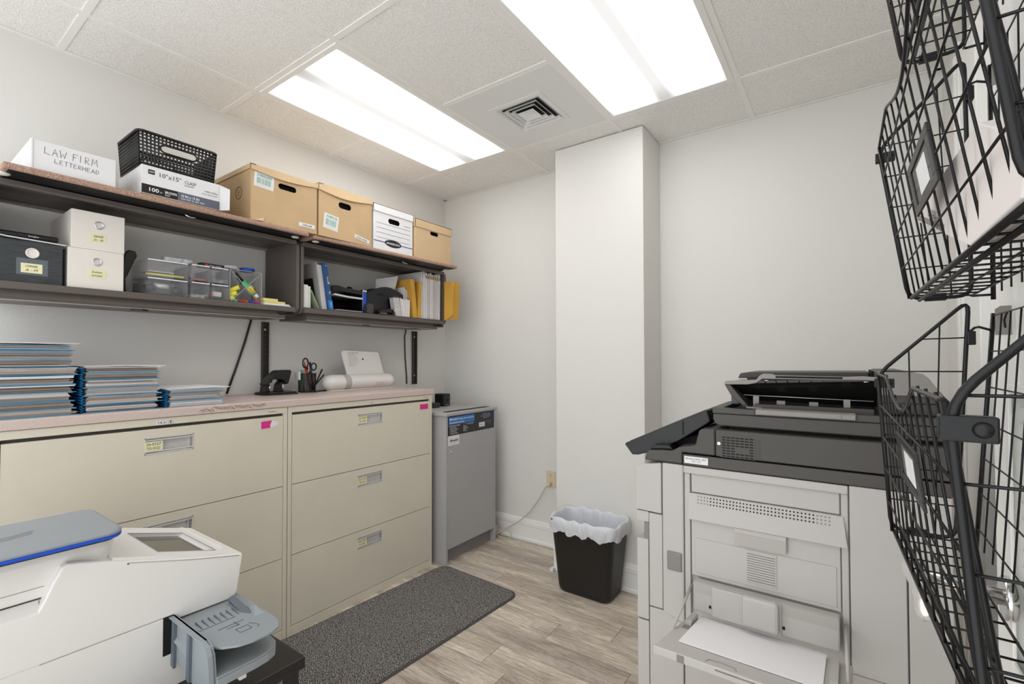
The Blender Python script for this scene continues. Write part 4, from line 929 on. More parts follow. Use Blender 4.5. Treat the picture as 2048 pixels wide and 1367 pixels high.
# binding machine
t = thing('binding_machine', (-2.40, 1.84, CT), 'white rounded tube shaped binding machine with upright printed panel', 'binding machine')
CX, CZ, RR = -2.40, CT+.046, .0455
def ringc(y, r): return [(CX+r*1.15*math.cos(a*math.pi/14), y, CZ+r*math.sin(a*math.pi/14)) for a in range(28)]
def capz(y0, y1, inv):
    out = []
    for k in range(11):
        a = math.radians(90*k/10); f = math.sin(a); r = math.sqrt(max(0, 1-(1-f)**2)) if False else math.sin(a)
        yy = y0+(y1-y0)*(1-math.cos(a)); out.append(ringc(yy, RR*max(r, .05)))
    return out
b = MB(); b.loft(capz(1.570,1.625,0)+[ringc(1.640,RR),ringc(1.688,RR),ringc(1.690,RR)]); b.build('left_end', M['mach'], t)
for yy in (1.692,1.704,1.716): MB().loft([ringc(yy,RR*.99),ringc(yy+.0105,RR*.99)]).build('ribbed_band', mat('warm_grey_plastic',(196,190,184),.5), t)
b = MB(); b.loft([ringc(1.729,RR),ringc(1.731,RR),ringc(2.0,RR)]+capz(2.075,2.02,0)[::-1]); b.build('body_tube', M['mach'], t)
B(CX-.03, CX+.03, 1.60, 2.05, CT+.0003, CT+.006).build('foot', M['mach'], t)
B(CX+.0515, CX+.053, 1.905, 1.965, CT+.028, CT+.042).build('button_recess', mat('warm_grey_plastic',(196,190,184),.5), t, bevel=.001)
pn = [(1.735,CT+.09),(2.010,CT+.09),(1.995,CT+.19),(1.99,CT+.222),(1.975,CT+.226),(1.735,CT+.234),(1.722,CT+.228),(1.716,CT+.214)]
MB().add([(-2.405+-(z-CT-.09)*.22, y, z) for y, z in pn]+[(-2.413-(z-CT-.09)*.22, y, z) for y, z in pn], [tuple(range(8)), tuple(range(8,16))[::-1]]+[(i,(i+1)%8,8+(i+1)%8,8+i) for i in range(8)]).build('upright_panel', M['mach'], t, bevel=.002)
def pp(y, z): return (-2.4045-(z-CT-.09)*.22, y, z)
for i, (s_, z, wd, h) in enumerate((('ELECTRIC BINDING SYSTEM', CT+.216, .075, .009), ('Instructions', CT+.206, .05, .007), ('1 Place the cover', CT+.194, .06, .006), ('2 Insert the pages', CT+.184, .066, .006), ('3 Press the button', CT+.174, .07, .006), ('4 Wait for the light', CT+.162, .06, .006), ('5 Let the spine cool', CT+.150, .058, .006), ('Caution hot', CT+.140, .035, .006))):
    text(s_, pp(1.758, z), Yv, (-.22,0,.975), h, M['ink'], t, width=wd)
MB().quad(pp(1.856,CT+.176), pp(1.866,CT+.176), pp(1.866,CT+.186), pp(1.856,CT+.186)).build('printed_symbol', M['inkb'], t)
# ------------------------------------------------------------------ shredding console
t = thing('shred_console', (-2.25, 2.365, 0), 'grey locked document shredding console between filing cabinets and corner', 'shredding console')
x0, x1, y0, y1 = -2.515, -1.968, 2.118, 2.612
b = MB().box(x0, x1, y0, y0+.016, 0, .892).box(x0, x1, y1-.016, y1, 0, .892).box(x0, x0+.012, y0+.016, y1-.016, .03, .892); b.build('side_panels', M['shred'], t, bevel=.0008)
B(x0, x1-.018, y0+.016, y1-.016, .09, .892).build('core', M['shred'], t)
B(x1-.016, x1-.001, y0+.0175, y1-.0175, .090, .772).build('door', M['shred'], t, bevel=.0008)
B(x1-.05, x1-.035, y0+.016, y1-.016, .0, .088).build('kick_board', mat('kick_grey',(128,124,124),.6), t)
MB().box(x0-.004, x1+.012, y0-.012, y1+.006, .892, .912).build('top', M['shred'], t, bevel=.004)
MB().prism([(-2.035,2.165),(-2.030,2.155),(-1.995,2.155),(-1.992,2.165),(-1.992,2.575),(-1.997,2.585),(-2.030,2.585),(-2.035,2.575)], 'Z', .912, .9135).build('slot_rim', M['black'], t)
B(-2.024, -2.004, 2.18, 2.565, .9136, .9142).build('paper_slot', M['dark'], t)
Xs = x1+.001
MB().box(x1-.016, Xs, y0+.0175, y1-.0175, .776, .890).build('sign_panel', mat('sign_black',(34,34,36),.35), t)
B(Xs, Xs+.0006, 2.142, 2.385, .838, .884).build('blue_field', mat('sign_blue',(46,120,190),.5), t)
text('Shred-it', (Xs+.0008, 2.146, .864), Yv, Zv, .019, M['white'], t, width=.078, bold=.04)
text('keeps your sensitive', (Xs+.0008, 2.230, .864), Yv, Zv, .018, M['white'], t, width=.148)
text('documents secure', (Xs+.0008, 2.146, .844), Yv, Zv, .018, M['white'], t, width=.135)
text('ACCEPTABLE DOCUMENTS', (Xs+.0002, 2.150, .826), Yv, Zv, .009, M['white'], t, width=.095, bold=.02)
text('NOT', (Xs+.0002, 2.272, .826), Yv, Zv, .012, M['red'], t, width=.03, bold=.03)
text('ACCEPTABLE', (Xs+.0002, 2.306, .826), Yv, Zv, .009, M['white'], t, width=.07)
B(Xs, Xs+.0005, 2.142, 2.147, .825, .834).build('green_tick', M['green'], t)
for k, s_ in enumerate(('All paper documents','Files and folders','Receipts and letters','Printed email','Invoices and ledgers','Confidential reports')): text('- '+s_, (Xs+.0002, 2.148, .817-.0075*k), Yv, Zv, .0075, M['white'], t, width=.06+.01*(k % 3))
for k, s_ in enumerate(('Metal','Plastic bags','Binders','Food wrap','Batteries')): text('- '+s_, (Xs+.0002, 2.270, .816-.0075*k), Yv, Zv, .0075, M['white'], t, width=.03+.012*(k % 3))
text('Making sure it is secure', (Xs+.0002, 2.470, .872), Yv, Zv, .007, M['white'], t, width=.08)
text('800 69-SHRED', (Xs+.0002, 2.450, .858), Yv, Zv, .012, mat('sign_lightblue',(110,150,220),.5), t, width=.105, bold=.03)
text('shredit.com', (Xs+.0002, 2.475, .849), Yv, Zv, .007, M['white'], t, width=.06)
B(Xs, Xs+.0004, 2.435, 2.565, .8365, .8373).build('thin_rule', M['ink'], t)
B(Xs, Xs+.0006, 2.432, 2.492, .794, .823).build('logo_plate', M['card'], t)
text('Shred-it', (Xs+.0008, 2.440, .804), Yv, Zv, .011, M['inkb'], t, width=.042, shear=.2)
text('Protect', (Xs+.0002, 2.505, .820), Yv, Zv, .011, mat('sign_orange',(200,120,100),.5), t, width=.058)
text('Our promise', (Xs+.0002, 2.52, .806), Yv, Zv, .008, MATS['sign_lightblue'], t, width=.04)
B(x1-.001, x1-.0003, 2.138, 2.238, .712, .769).build('white_sticker', M['card'], t)
text('Shred-it', (x1-.0001, 2.150, .734), Yv, Zv, .022, M['inkb'], t, width=.078, shear=.2, bold=.05)
text('A secure service', (x1-.0001, 2.165, .721), Yv, Zv, .006, M['ink'], t, width=.04)
MB().cyl((x1-.002,2.166,.672),(x1+.004,2.166,.672),.008,16).build('lock', M['alu'], t)
B(x1+.004, x1+.0046, 2.1645, 2.1675, .667, .677).build('keyhole', M['dark'], t)
# speaker on the console
t = thing('desk_speaker', (-2.30, 2.44, .912), 'small black cube speaker on the back of the grey console', 'speaker')
B(-2.345, -2.262, 2.405, 2.478, .9123, .998).build('speaker_body', M['black'], t, bevel=.006)
MB().cyl((-2.262,2.445,.958),(-2.2595,2.445,.958),.028,24).build('cone_ring', mat('speaker_grey',(46,48,50),.6), t)
MB().cyl((-2.2595,2.445,.958),(-2.2575,2.445,.958),.012,20,r2=.006).build('dust_cap', M['dark'], t)
text('Creative', (-2.2612, 2.428, .920), Yv, Zv, .008, M['white'], t, width=.034)
t = thing('black_charger', (-2.26, 2.30, .912), 'low black slanted charger between the speaker and filing cabinet', 'charger')
MB().prism([(2.285,.9123),(2.345,.9123),(2.352,.938),(2.345,.945),(2.285,.943)], 'X', -2.29, -2.235).build('charger_body', mat('speaker_grey',(46,48,50),.6), t, bevel=.003)
t = thing('desk_speaker', (-2.40, 2.33, .912), 'second black speaker mostly hidden behind the filing cabinet corner', 'speaker'); B(-2.44, -2.37, 2.30, 2.37, .9123, .996).build('speaker_body', M['black'], t, bevel=.006)
# ------------------------------------------------------------------ outlet, cord
t = thing('wall_outlet', (-1.6045, YB, .39), 'ivory duplex wall outlet beside the white wall column', 'outlet')
B(-1.639, -1.570, YB-.006, YB-.0005, .388, .497).build('cover_plate', M['ivory'], t, bevel=.002)
for zc in (.468, .418):
    MB().cyl((-1.6045,YB-.0075,zc),(-1.6045,YB-.006,zc),.0165,20).build('socket', M['ivory'], t)
    if zc > .45:
        for xx in (-1.6105, -1.5985): B(xx-.001, xx+.001, YB-.0081, YB-.0075, zc, zc+.008).build('socket_slot', M['dark'], t)
        MB().cyl((-1.6045,YB-.0081,zc-.006),(-1.6045,YB-.0075,zc-.006),.0024,10).build('ground_hole', M['dark'], t)
t = thing('cable', (-1.75, YB-.02, 0), 'ivory plug and cord hanging from the outlet to behind the console', 'cord')
MB().prism([(-1.620,.404),(-1.592,.408),(-1.592,.430),(-1.612,.428)], 'Y', YB-.045, YB-.0082).build('plug', M['ivory'], t, bevel=.004)
import mathutils
pts = [(-1.608,YB-.035,.414),(-1.632,YB-.035,.388),(-1.66,YB-.035,.335),(-1.711,YB-.035,.262),(-1.766,YB-.035,.196),(-1.838,YB-.035,.131),(-1.91,YB-.035,.084),(-1.96,YB-.05,.05),(-1.99,YB-.08,.03)]
def smooth(pts, n=4):
    P_ = [Vector(p) for p in pts]; out = []
    for i in range(len(P_)-1):
        p0, p1, p2, p3 = P_[max(i-1,0)], P_[i], P_[i+1], P_[min(i+2,len(P_)-1)]
        for k in range(n):
            s_ = k/n; out.append(.5*((2*p1)+(p2-p0)*s_+(2*p0-5*p1+4*p2-p3)*s_**2+(3*p1-p0-3*p2+p3)*s_**3))
    return out+[P_[-1]]
MB().tube(smooth(pts), .0038, 8).build('cord_run', mat('cord_grey', (196,189,176), .5), t)
MB().tube(smooth([(-1.99,YB-.085,.018),(-1.93,YB-.08,.006),(-1.885,YB-.075,.02),(-1.89,YB-.07,.055),(-1.93,YB-.07,.062),(-2.0,YB-.08,.05)]), .0038, 8).build('cord_loop', MATS['cord_grey'], t)
t = thing('power_strip', (-2.03, 2.67, 0), 'beige adapter block on the floor behind the grey console', 'adapter')
MB().prism([(-2.10,.0),(-2.0,.0),(-1.985,.03),(-2.01,.085),(-2.10,.085)], 'Y', 2.645, 2.69).build('adapter_body', mat('adapter_beige',(170,156,144),.6), t, bevel=.004)
# ------------------------------------------------------------------ waste bin
t = thing('waste_bin', (-1.13, 2.345, 0), 'black rectangular waste bin with white liner beside the wall column', 'waste bin')
def rrc(cx, cy, wx, wy, z, r): return rr(cx-wx/2, cx+wx/2, cy-wy/2, cy+wy/2, z, r)
cx, cy = -1.135, 2.342
MB().loft([rrc(cx,cy+.002,.265,.165,.0,.03), rrc(cx,cy,.290,.180,.010,.035), rrc(cx,cy,.300,.187,.03,.035), rrc(cx,cy,.362,.228,.372,.035), rrc(cx,cy,.372,.236,.374,.035), rrc(cx,cy,.372,.236,.384,.035)], cap=False).build('bin_body', mat('bin_black',(23,22,21),.45,bump=.15,bscale=300), t)
MB().loft([rrc(cx,cy,.27,.17,.004,.03), rrc(cx,cy,.262,.16,.006,.03)]).build('bin_floor', M['dark'], t)
random.seed(21)
def bagring(wx, wy, z, r, j, jz=0):
    pts = rrc(cx, cy, wx, wy, z, r); out = []; n = len(pts)
    # resample finer
    fine = []
    for i in range(n):
        p, q = Vector(pts[i]), Vector(pts[(i+1) % n]); m_ = max(1, int((q-p).length/.012))
        for k in range(m_): fine.append(p.lerp(q, k/m_))
    return fine
def bag():
    spec = [(.25,.13,.14,.03,.006,.004),(.31,.18,.27,.03,.010,.006),(.345,.21,.345,.035,.006,.004),(.362,.224,.392,.036,.003,.006),(.378,.242,.399,.036,.002,.006),(.392,.256,.388,.036,.004,.006),(.398,.262,.362,.036,.008,.008),(.392,.258,.338,.036,.012,.008),(.385,.252,.322,.036,.010,.012)]
    base_ = [bagring(a, b_, z, r, 0) for a, b_, z, r, j, jz in spec]; n = min(len(x) for x in base_)
    # equalise by using angle sampling
    rings = []
    for (a, b_, z, r, j, jz) in spec:
        pts = []
        for k in range(150):
            th = 2*math.pi*k/150; c_, s_ = math.cos(th), math.sin(th); e = 5.2
            rad = (abs(c_/(a/2))**e+abs(s_/(b_/2))**e)**(-1/e)
            q = 1+j*4*math.sin(k*1.7+z*40)*math.sin(k*.61+z*90)/(a*4)
            pts.append((cx+rad*c_*q+random.uniform(-j,j)*.5, cy+rad*s_*q+random.uniform(-j,j)*.5, z+jz*math.sin(k*.47+z*20)*.8+random.uniform(-jz,jz)*.25))
        rings.append(pts)
    return rings
bg = MB().loft(bag(), cap=False).build('bin_liner', M['bag'], t)
so = bg.modifiers.new('s', 'SUBSURF'); so.levels = 1; so.render_levels = 1
tag(B(-1.43, -1.405, 2.42, 2.455, 0, .018).build('door_wedge', M['card'], None, bevel=.003), 'small white plastic wedge on the floor left of the waste bin', 'door wedge')
# ------------------------------------------------------------------ floor mat
t = thing('floor_mat', (-1.71, 1.4, 0), 'long dark grey carpet floor mat in front of the filing cabinets', 'mat')
def matpoly(s):
    Mx = Matrix.Rotation(math.radians(-3.0), 3, 'Z'); x0, x1, y0, y1 = -.285+s, .285-s, -1.25+s, .0-s; out = []
    for px, py, a0 in ((x1-.06, y1-.06, 0), (x0+.06, y1-.06, 90), (x0+.06, y0+.06, 180), (x1-.06, y0+.06, 270)):
        for k in range(7):
            a = math.radians(a0+15*k); v = Mx @ Vector((px+(.06-s*0)*math.cos(a), py+.06*math.sin(a), 0)); out.append((v.x-1.700, v.y+2.105))
    return out
MB().prism(matpoly(0), 'Z', .0003, .006).build('bound_edge', M['matedge'], t, bevel=.002)
MB().prism(matpoly(.010), 'Z', .006, .0085).build('pile', M['mat'], t, bevel=.001)
# ------------------------------------------------------------------ stand and postage machine
t = thing('printer_stand', (-1.52, .4, 0), 'black wooden stand under the white postage machine', 'stand')
B(-1.80, -1.240, -.12, .762, .378, .410).build('top', mat('black_wood',(30,29,29),.35,var=.2,vscale=40), t, bevel=.002)
B(-1.77, -1.275, -.09, .745, .05, .07).build('lower_shelf', MATS['black_wood'], t)
for xx in (-1.78, -1.275):
    for yy in (-.10, .715): B(xx-.0, xx+.03, yy, yy+.03, 0, .378).build('leg', MATS['black_wood'], t, bevel=.001)
B(-1.75, -1.28, .722, .737, .35, .378).build('apron', MATS['black_wood'], t)
t = thing('postage_machine', (-1.56, .28, .410), 'white desktop postage machine with slate grey weighing top and side tray', 'postage machine')
XF, XBK = -1.400, -1.745
prof = [(-.1,.583),(.485,.583),(.499,.590),(.510,.5755),(.632,.5745),(.646,.580),(.652,.59),(.666,.685),(.6635,.691),(.556,.715),(.449,.745),(.347,.776),(.303,.789),(.285,.796),(.279,.790),(.266,.757),(.252,.723),(.243,.706),(-.1,.704)]
# main shell (front face of the head)
ring = lambda X, s: [(X, .28+(y-.28)*s if y > 0 else y, .64+(z-.64)*s) for y, z in prof]
b = MB()
pr = [(-.1,.590),(.497,.590),(.510,.5755),(.632,.5745),(.646,.580),(.652,.59),(.666,.684),(.6635,.6905),(.556,.7155),(.449,.7455),(.347,.776),(.310,.7865),(.290,.790),(.282,.784),(.268,.757),(.254,.723),(.244,.704),(-.1,.704)]
b.prism(pr, 'X', XF-.05, XF)
b.build('front_shell', M['mach'], t, bevel=.004, seg=3)
# head with the sloping control panel: frame around a recessed screen
sl = lambda y: .801-.289*(y-.282)
wy0, wy1, wx0, wx1 = .474, .612, -1.668, -1.443
b = MB()
def slp(x0, x1, y0, y1, t_=.012): b.slab((x0,y0,sl(y0)),(x1,y0,sl(y0)),(x1,y1,sl(y1)),(x0,y1,sl(y1)),t_)
slp(wx1, XF-.004, .372, .664); slp(XBK, wx0, .372, .664); slp(wx0, wx1, .372, wy0); slp(wx0, wx1, wy1, .664)
b.prism([(.372,.583),(.650,.583),(.664,sl(.664)-.002),(.652,sl(.652)-.006),(.372,sl(.372)-.02)], 'X', XBK, XBK+.012)
b.prism([(.640,.583),(.650,.583),(.6645,sl(.6645)-.001),(.652,sl(.652)-.002)], 'X', XBK, XF-.004)
pf = b.build('control_panel', M['mach'], t, label='white sloping control panel frame')
b = MB().slab((wx0-.004,wy0-.004,sl(wy0)-.010),(wx1+.004,wy0-.004,sl(wy0)-.010),(wx1+.004,wy1+.004,sl(wy1)-.010),(wx0-.004,wy1+.004,sl(wy1)-.010),.003)
b.build('screen', M['screen'], pf)
MB().tube([(x,y,sl(y)+.0004) for x, y in ((wx0,wy0),(wx1,wy0),(wx1,wy1),(wx0,wy1))], .0011, 4, closed=True).build('screen_bezel', mat('bezel_grey',(170,164,176),.4), pf)
text('pitney bowes', (-1.70,.640,sl(.64)+.0006), (1,0,0), (0,-1,.289) if False else (0,1,-.289), .010, mat('faint_print',(196,192,192),.6), pf, width=.11)
MB().cyl((XF+.0002,.400,.752),(XF+.001,.400,.752),.002,8).build('tiny_sensor', M['ink'], t)
MB().tube([(XF+.0003,.402,.7535),(XF+.0003,.53,.7175),(XF+.0003,.655,.6875)], .0008, 4).build('panel_seam', mat('seam_grey',(150,146,142),.7), t)
# pedestal under the weighing top, and recessed scanner side
b = MB().loft([rr(XBK, XF-.028, -.13, .372, .700, .035), rr(XBK, XF-.022, -.13, .384, .800, .035), rr(XBK+.005, XF-.026, -.13, .388, .822, .035)], smooth=False); b.build('pedestal', M['mach'], t, bevel=.002)
B(XF-.03, XF-.0255, -.1, .2535, .7215, .7245).build('recess_gap', M['shelfd'], t)
MB().tube([(XF-.0245,-.1,.7475),(XF-.0245,.258,.7475)], .0005, 4).build('recess_seam', MATS['seam_grey'], t)
MB().prism([(XF-.001,.585),(XF-.001,.7035),(XF-.026,.7215),(XBK,.7215),(XBK,.585)], 'Y', -.1, .2485).build('ledge', M['mach'], t)
B(XBK, XF-.055, .2485, .640, .583, .70).build('core', M['mach'], t)
MB().prism([(-.1,.411),(.615,.411),(.632,.43),(.632,.4945),(.4735,.4945),(.4735,.5895),(-.1,.5895)], 'X', XBK, XF-.0012).build('lower_body', M['mach'], t)
B(XF-.20, XF-.19, .4735, .66, .4945, .574).build('feed_opening', M['dark'], t)
# weighing platform
def lidring(z, g): return rr(XBK+.10-g, XF+.025+g, -.13, .388+g, z, .035+g, 6)
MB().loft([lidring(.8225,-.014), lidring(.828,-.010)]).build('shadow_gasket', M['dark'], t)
MB().loft([lidring(.8282,-.002), lidring(.831,.0), lidring(.835,.0), lidring(.8365,-.001)]).build('blue_band', M['blue'], t)
MB().loft([lidring(.8367,.0), lidring(.8415,.001), lidring(.8445,-.002), lidring(.846,-.008)]).build('weighing_top', M['lid'], t)
for k in range(3):
    MB().tube([(-1.505-.006*k, .150+a*.008, .8463+.0003*math.sin(a)) for a in range(9)] if False else [(-1.52+.012*k+.006*math.sin(a*.6), .185+a*.009-.004*k, .8463) for a in range(9)], .0007, 4).build('embossed_line', mat('emboss_grey',(128,134,140),.5), t)
# side tray
GYT = .498
gp_ = [(-1.41,.588),(-1.216,.588),(-1.194,.582),(-1.181,.566),(-1.175,.535),(-1.172,.50),(-1.172,.448),(-1.20,.444),(-1.30,.468),(-1.41,.492)]
tr = MB().prism(gp_, 'Y', GYT-.004, GYT+.004).build('side_tray', M['tray'], t, bevel=.002, label='blue grey plastic side tray')
b = MB()
edge_ = [(-1.41,.588),(-1.216,.588),(-1.194,.582),(-1.181,.566),(-1.175,.535),(-1.172,.50),(-1.172,.448)]
for p, q in zip(edge_, edge_[1:]): b.slab((p[0],GYT-.012,p[1]),(q[0],GYT-.012,q[1]),(q[0],GYT+.004,q[1]),(p[0],GYT+.004,p[1]),.003)
b.build('gusset_flange', M['tray'], tr)
b = MB()
for xa, xb in ((-1.385,-1.372),(-1.295,-1.272)): b.slab((xa,GYT-.0105,.584),(xb,GYT-.0105,.47),(xb,GYT-.003,.47),(xa,GYT-.003,.584),.003)
for xx in (-1.385,-1.295): MB().prism([(xx,.586),(xx+.014,.586),(xx+.010,.468),(xx-.006,.472)], 'Y', GYT-.011, GYT-.0042).build('side_rib', M['trayd'], tr)
MB().slab((-1.385,GYT-.011,.538),(-1.30,GYT-.011,.524),(-1.30,GYT-.004,.53),(-1.385,GYT-.004,.546),.02).build('side_rib', M['tray'], tr)
B(XF-.0022, XF-.0012, .4738, .4965, .4945, .590).build('slot_shadow', M['dark'], tr)
DZ = .572
up = [(-1.55,.502),(-1.55,.660),(-1.351,.666),(-1.208,.660),(-1.180,.653),(-1.163,.640),(-1.154,.615),(-1.154,.575),(-1.163,.545),(-1.185,.518),(-1.215,.502)]
MB().prism(up, 'Z', DZ-.005, DZ).build('upper_deck', M['tray'], tr, bevel=.001)
for k in range(8):
    yy = .524+k*.0145; MB().slab((-1.345,yy,DZ+.0045),(-1.305,yy,DZ+.001),(-1.305,yy+.002,DZ+.001),(-1.345,yy+.002,DZ+.0045),.005).build('rib', M['trayd'], tr)
B(-1.300,-1.298,.506,.600,DZ+.0002,DZ+.0008).build('slot_line', M['trayd'], tr)
MB().slab((-1.385,.634,DZ+.018),(-1.285,.634,DZ+.002),(-1.285,.637,DZ+.001),(-1.385,.640,DZ+.001),.016).build('guide', M['trayd'], tr)
MB().add([(-1.33,.640,DZ),(-1.33,.660,DZ),(-1.255,.655,DZ),(-1.262,.630,DZ),(-1.29,.645,DZ+.015)],[(0,1,4),(1,2,4),(2,3,4),(3,0,4),(3,2,1,0)]).build('wedge', M['tray'], tr)
for q in ((-1.268,.545,-1.266,.605),(-1.255,.560,-1.253,.590),(-1.275,.585,-1.25,.587)): B(q[0],q[2],q[1],q[3],DZ+.0003,DZ+.0009).build('slot_line', M['trayd'], tr)
MB().tube([(x,y,DZ+.0006) for x,y in ((-1.235,.572),(-1.235,.600),(-1.212,.600),(-1.212,.572))],.0007,4,closed=True).build('symbol', M['trayd'], tr)
MB().tube([(x,y,DZ+.0006) for x,y in ((-1.240,.606),(-1.230,.612),(-1.212,.618),(-1.205,.610))],.0007,4).build('symbol', M['trayd'], tr)
lo = [(-1.40,.502),(-1.40,.657),(-1.25,.662),(-1.205,.657),(-1.185,.645),(-1.174,.622),(-1.170,.59),(-1.170,.502)]
for nm, z0_, z1_, mm in (('lower_deck',.512,.517,M['tray']),('deck_rim',.492,.5116,M['lid'])): MB().prism(lo, 'Z', z0_, z1_).build(nm, mm, tr, bevel=.0015)
B(-1.215, -1.178, .555, .572, .478, .4915).build('clear_tab', M['card'], tr, bevel=.002)
# ------------------------------------------------------------------ copier
t = thing('photocopier', (-.15, 1.72, 0), 'large office photocopier, pale body with dark scanner top and feeder', 'photocopier')
FY = 1.400; L_, D_, G_ = M['copl'], M['copd'], M['copg']
YB2 = 2.02
B(-.440, .178, FY+.018, YB2, .03, .932).build('body_core', L_, t)
for xx in (-.40, .10):
    for yy in (1.5, 1.9): MB().cyl((xx,yy,0),(xx,yy,.03),.02,12).build('caster', M['black'], t)
def pan(name, pts, y0, y1, m=L_, bev=.0022, parent=None): return MB().prism(pts, 'Y', y0, y1).build(name, m, parent or t, bevel=bev)
def rect(x0, x1, z0, z1): return [(x0,z0),(x1,z0),(x1,z1),(x0,z1)]
pan('front_cover', [(-.527,.787),(-.4485,.785),(-.4485,.934),(-.502,.925),(-.527,.906)], FY+.002, YB2, bev=.003)
pan('front_block', rect(-.526,-.4875,.752,.7835), FY+.006, YB2)
pan('drawer_handle', rect(-.503,-.4878,.684,.751), FY+.008, YB2, G_)
pan('paper_drawer', rect(-.523,-.488,.466,.702), FY+.002, YB2)
pan('lower_drawer', rect(-.523,-.488,.03,.461), FY+.003, YB2)
pan('side_strip', rect(-.4862,-.4468,.5095,.782), FY+.003, YB2)
pan('lower_side', [(-.4862,.03),(-.390,.03),(-.390,.485),(-.44,.5065),(-.4862,.506)], FY+.003, FY+.02)
pan('pillar', [(-.4448,.506),(-.385,.487),(-.385,.936),(-.4448,.936)], FY-.002, FY+.02, bev=.004)
pan('latch', rect(-.431,-.3905,.633,.686), FY-.008, FY-.002, G_, .004)
MB().cyl((-.41,FY+.002,.385),(-.41,FY+.0026,.385),.004,10).build('screw_hole', M['dark'], t)
pan('lower_bay', rect(-.3885,-.004,.03,.50), FY+.010, FY+.02)
pan('top_strip', rect(-.3838,-.0045,.9155,.9358), FY-.004, FY+.02)
pan('bay_left', rect(-.3838,-.368,.50,.9145), FY+.004, FY+.018)
pan('bay_right', rect(-.0185,-.0045,.50,.9145), FY+.004, FY+.018)
pan('upper_panel', rect(-.3655,-.0210,.862,.9145), FY+.008, FY+.018)
# perforated duct with rows of holes
b = MB().add([(-.372,FY+.002,.8605),(-.014,FY+.002,.8605),(-.006,FY-.012,.79),(-.3715,FY-.012,.79),(-.372,FY+.018,.8605),(-.014,FY+.018,.8605),(-.006,FY+.018,.79),(-.3715,FY+.018,.79)], [(3,2,1,0),(4,5,6,7),(0,1,5,4),(1,2,6,5),(2,3,7,6),(3,0,4,7)])
du = b.build('perforated_duct', L_, t, bevel=.0015)
nv = []; b = MB(); bf = MB()
for c in range(38):
    for r in range(3):
        x = -.345+c*.0082; z = .8535-r*.0083; yy = FY+.002-(.8605-z)*.199-.0004
        (bf if c < 4 or c > 33 else b).cyl((x, yy, z), (x, yy-.0004, z), .0021, 6)
b.build('vent_holes', M['dark'], du, kind='stuff'); bf.build('blind_holes', G_, du, kind='stuff')
pan('inner_door', rect(-.366,-.0205,.630,.7895), FY+.006, FY+.018)
pan('door_inset', rect(-.355,-.029,.640,.736), FY+.004, FY+.006, bev=.001)
pan('grip_plate', rect(-.2535,-.132,.745,.7885), FY-.006, FY+.006, bev=.002)
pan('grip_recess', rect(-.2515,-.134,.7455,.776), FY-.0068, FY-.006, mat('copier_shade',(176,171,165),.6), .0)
gr = pan('louvre_plate', rect(-.227,-.155,.650,.734), FY+.002, FY+.004, bev=.0006)
for k in range(12): MB().slab((-.2235,FY+.0005,.7265-k*.0062),(-.1585,FY+.0005,.7265-k*.0062),(-.1585,FY+.0018,.7303-k*.0062),(-.2235,FY+.0018,.7303-k*.0062),.001).build('louvre', L_, gr)
for k in range(12): B(-.2235,-.1585,FY+.0014,FY+.0022,.7233-k*.0062,.7255-k*.0062).build('louvre_gap', G_, gr)
# bypass roller housing
pan('roller_housing', rect(-.354,-.0235,.549,.627), FY-.028, FY+.006, bev=.004)
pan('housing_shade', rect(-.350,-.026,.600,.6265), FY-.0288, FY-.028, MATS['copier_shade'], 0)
pan('roller_cover', rect(-.305,-.142,.548,.627), FY-.034, FY-.0285, bev=.004)
pan('cover_hump', rect(-.229,-.147,.556,.634), FY-.052, FY-.0345, bev=.008)
for xx in (-.31,-.138): B(xx-.003, xx+.003, FY-.0285, FY-.028, .566, .574).build('notch', M['dark'], t)
# open bypass tray with paper
trz = lambda y: .5785+(1.1-y)*-.166 if False else .5785-(y-1.1)*.166
TX0, TX1 = -.374, -.002
def sl_slab(b, x0, x1, y0, y1, dz, th): b.slab((x0,y0,trz(y0)+dz),(x1,y0,trz(y0)+dz),(x1,y1,trz(y1)+dz),(x0,y1,trz(y1)+dz),th); return b
tray = MB().add([(TX0+.0,1.1,trz(1.1)),(TX1,1.1,trz(1.1)),(TX1+.002,1.36,trz(1.36)),(TX0+.012,1.36,trz(1.36)),(TX0,1.1,trz(1.1)-.020),(TX1,1.1,trz(1.1)-.020),(TX1+.002,1.36,trz(1.36)-.012),(TX0+.012,1.36,trz(1.36)-.012)], [(3,2,1,0),(4,5,6,7),(0,1,5,4),(1,2,6,5),(2,3,7,6),(3,0,4,7)]).build('bypass_tray', L_, t, bevel=.003, label='pale fold down bypass tray')
B(-.32, -.305, 1.0985, 1.0998, trz(1.1)-.018, trz(1.1)-.002).build('tray_seam', G_, tray)
MB().tube([(-.24,1.099,trz(1.1)-.006),(-.02,1.099,trz(1.1)-.006)], .0012, 4).build('tray_slot', G_, tray)
MB().tube([(-.262,1.112,trz(1.112)+.0003),(-.258,1.125,trz(1.125)+.0003),(-.235,1.130,trz(1.13)+.0003),(-.205,1.125,trz(1.125)+.0003),(-.20,1.112,trz(1.112)+.0003)], .0009, 4).build('finger_mark', G_, tray)
sl_slab(MB(), -.354, -.320, 1.262, 1.30, .0012, .0008).build('side_guide', G_, tray); sl_slab(MB(), -.040, -.025, 1.20, 1.34, .012, .012).build('side_guide', L_, tray)
sl_slab(MB(), -.352, -.338, 1.29, 1.36, .014, .014).build('side_guide', L_, tray)
for xs, xe in ((-.362,-.368),(-.012,-.008)):
    MB().tube([(xs,FY-.006,.608),(xe,1.235,trz(1.235)+.003)], .0040, 5).build('stay_arm', L_, tray)
pp_ = thing('bypass_paper', (-.19, 1.28, .55), 'white paper sheets lying on the copier bypass tray', 'paper')
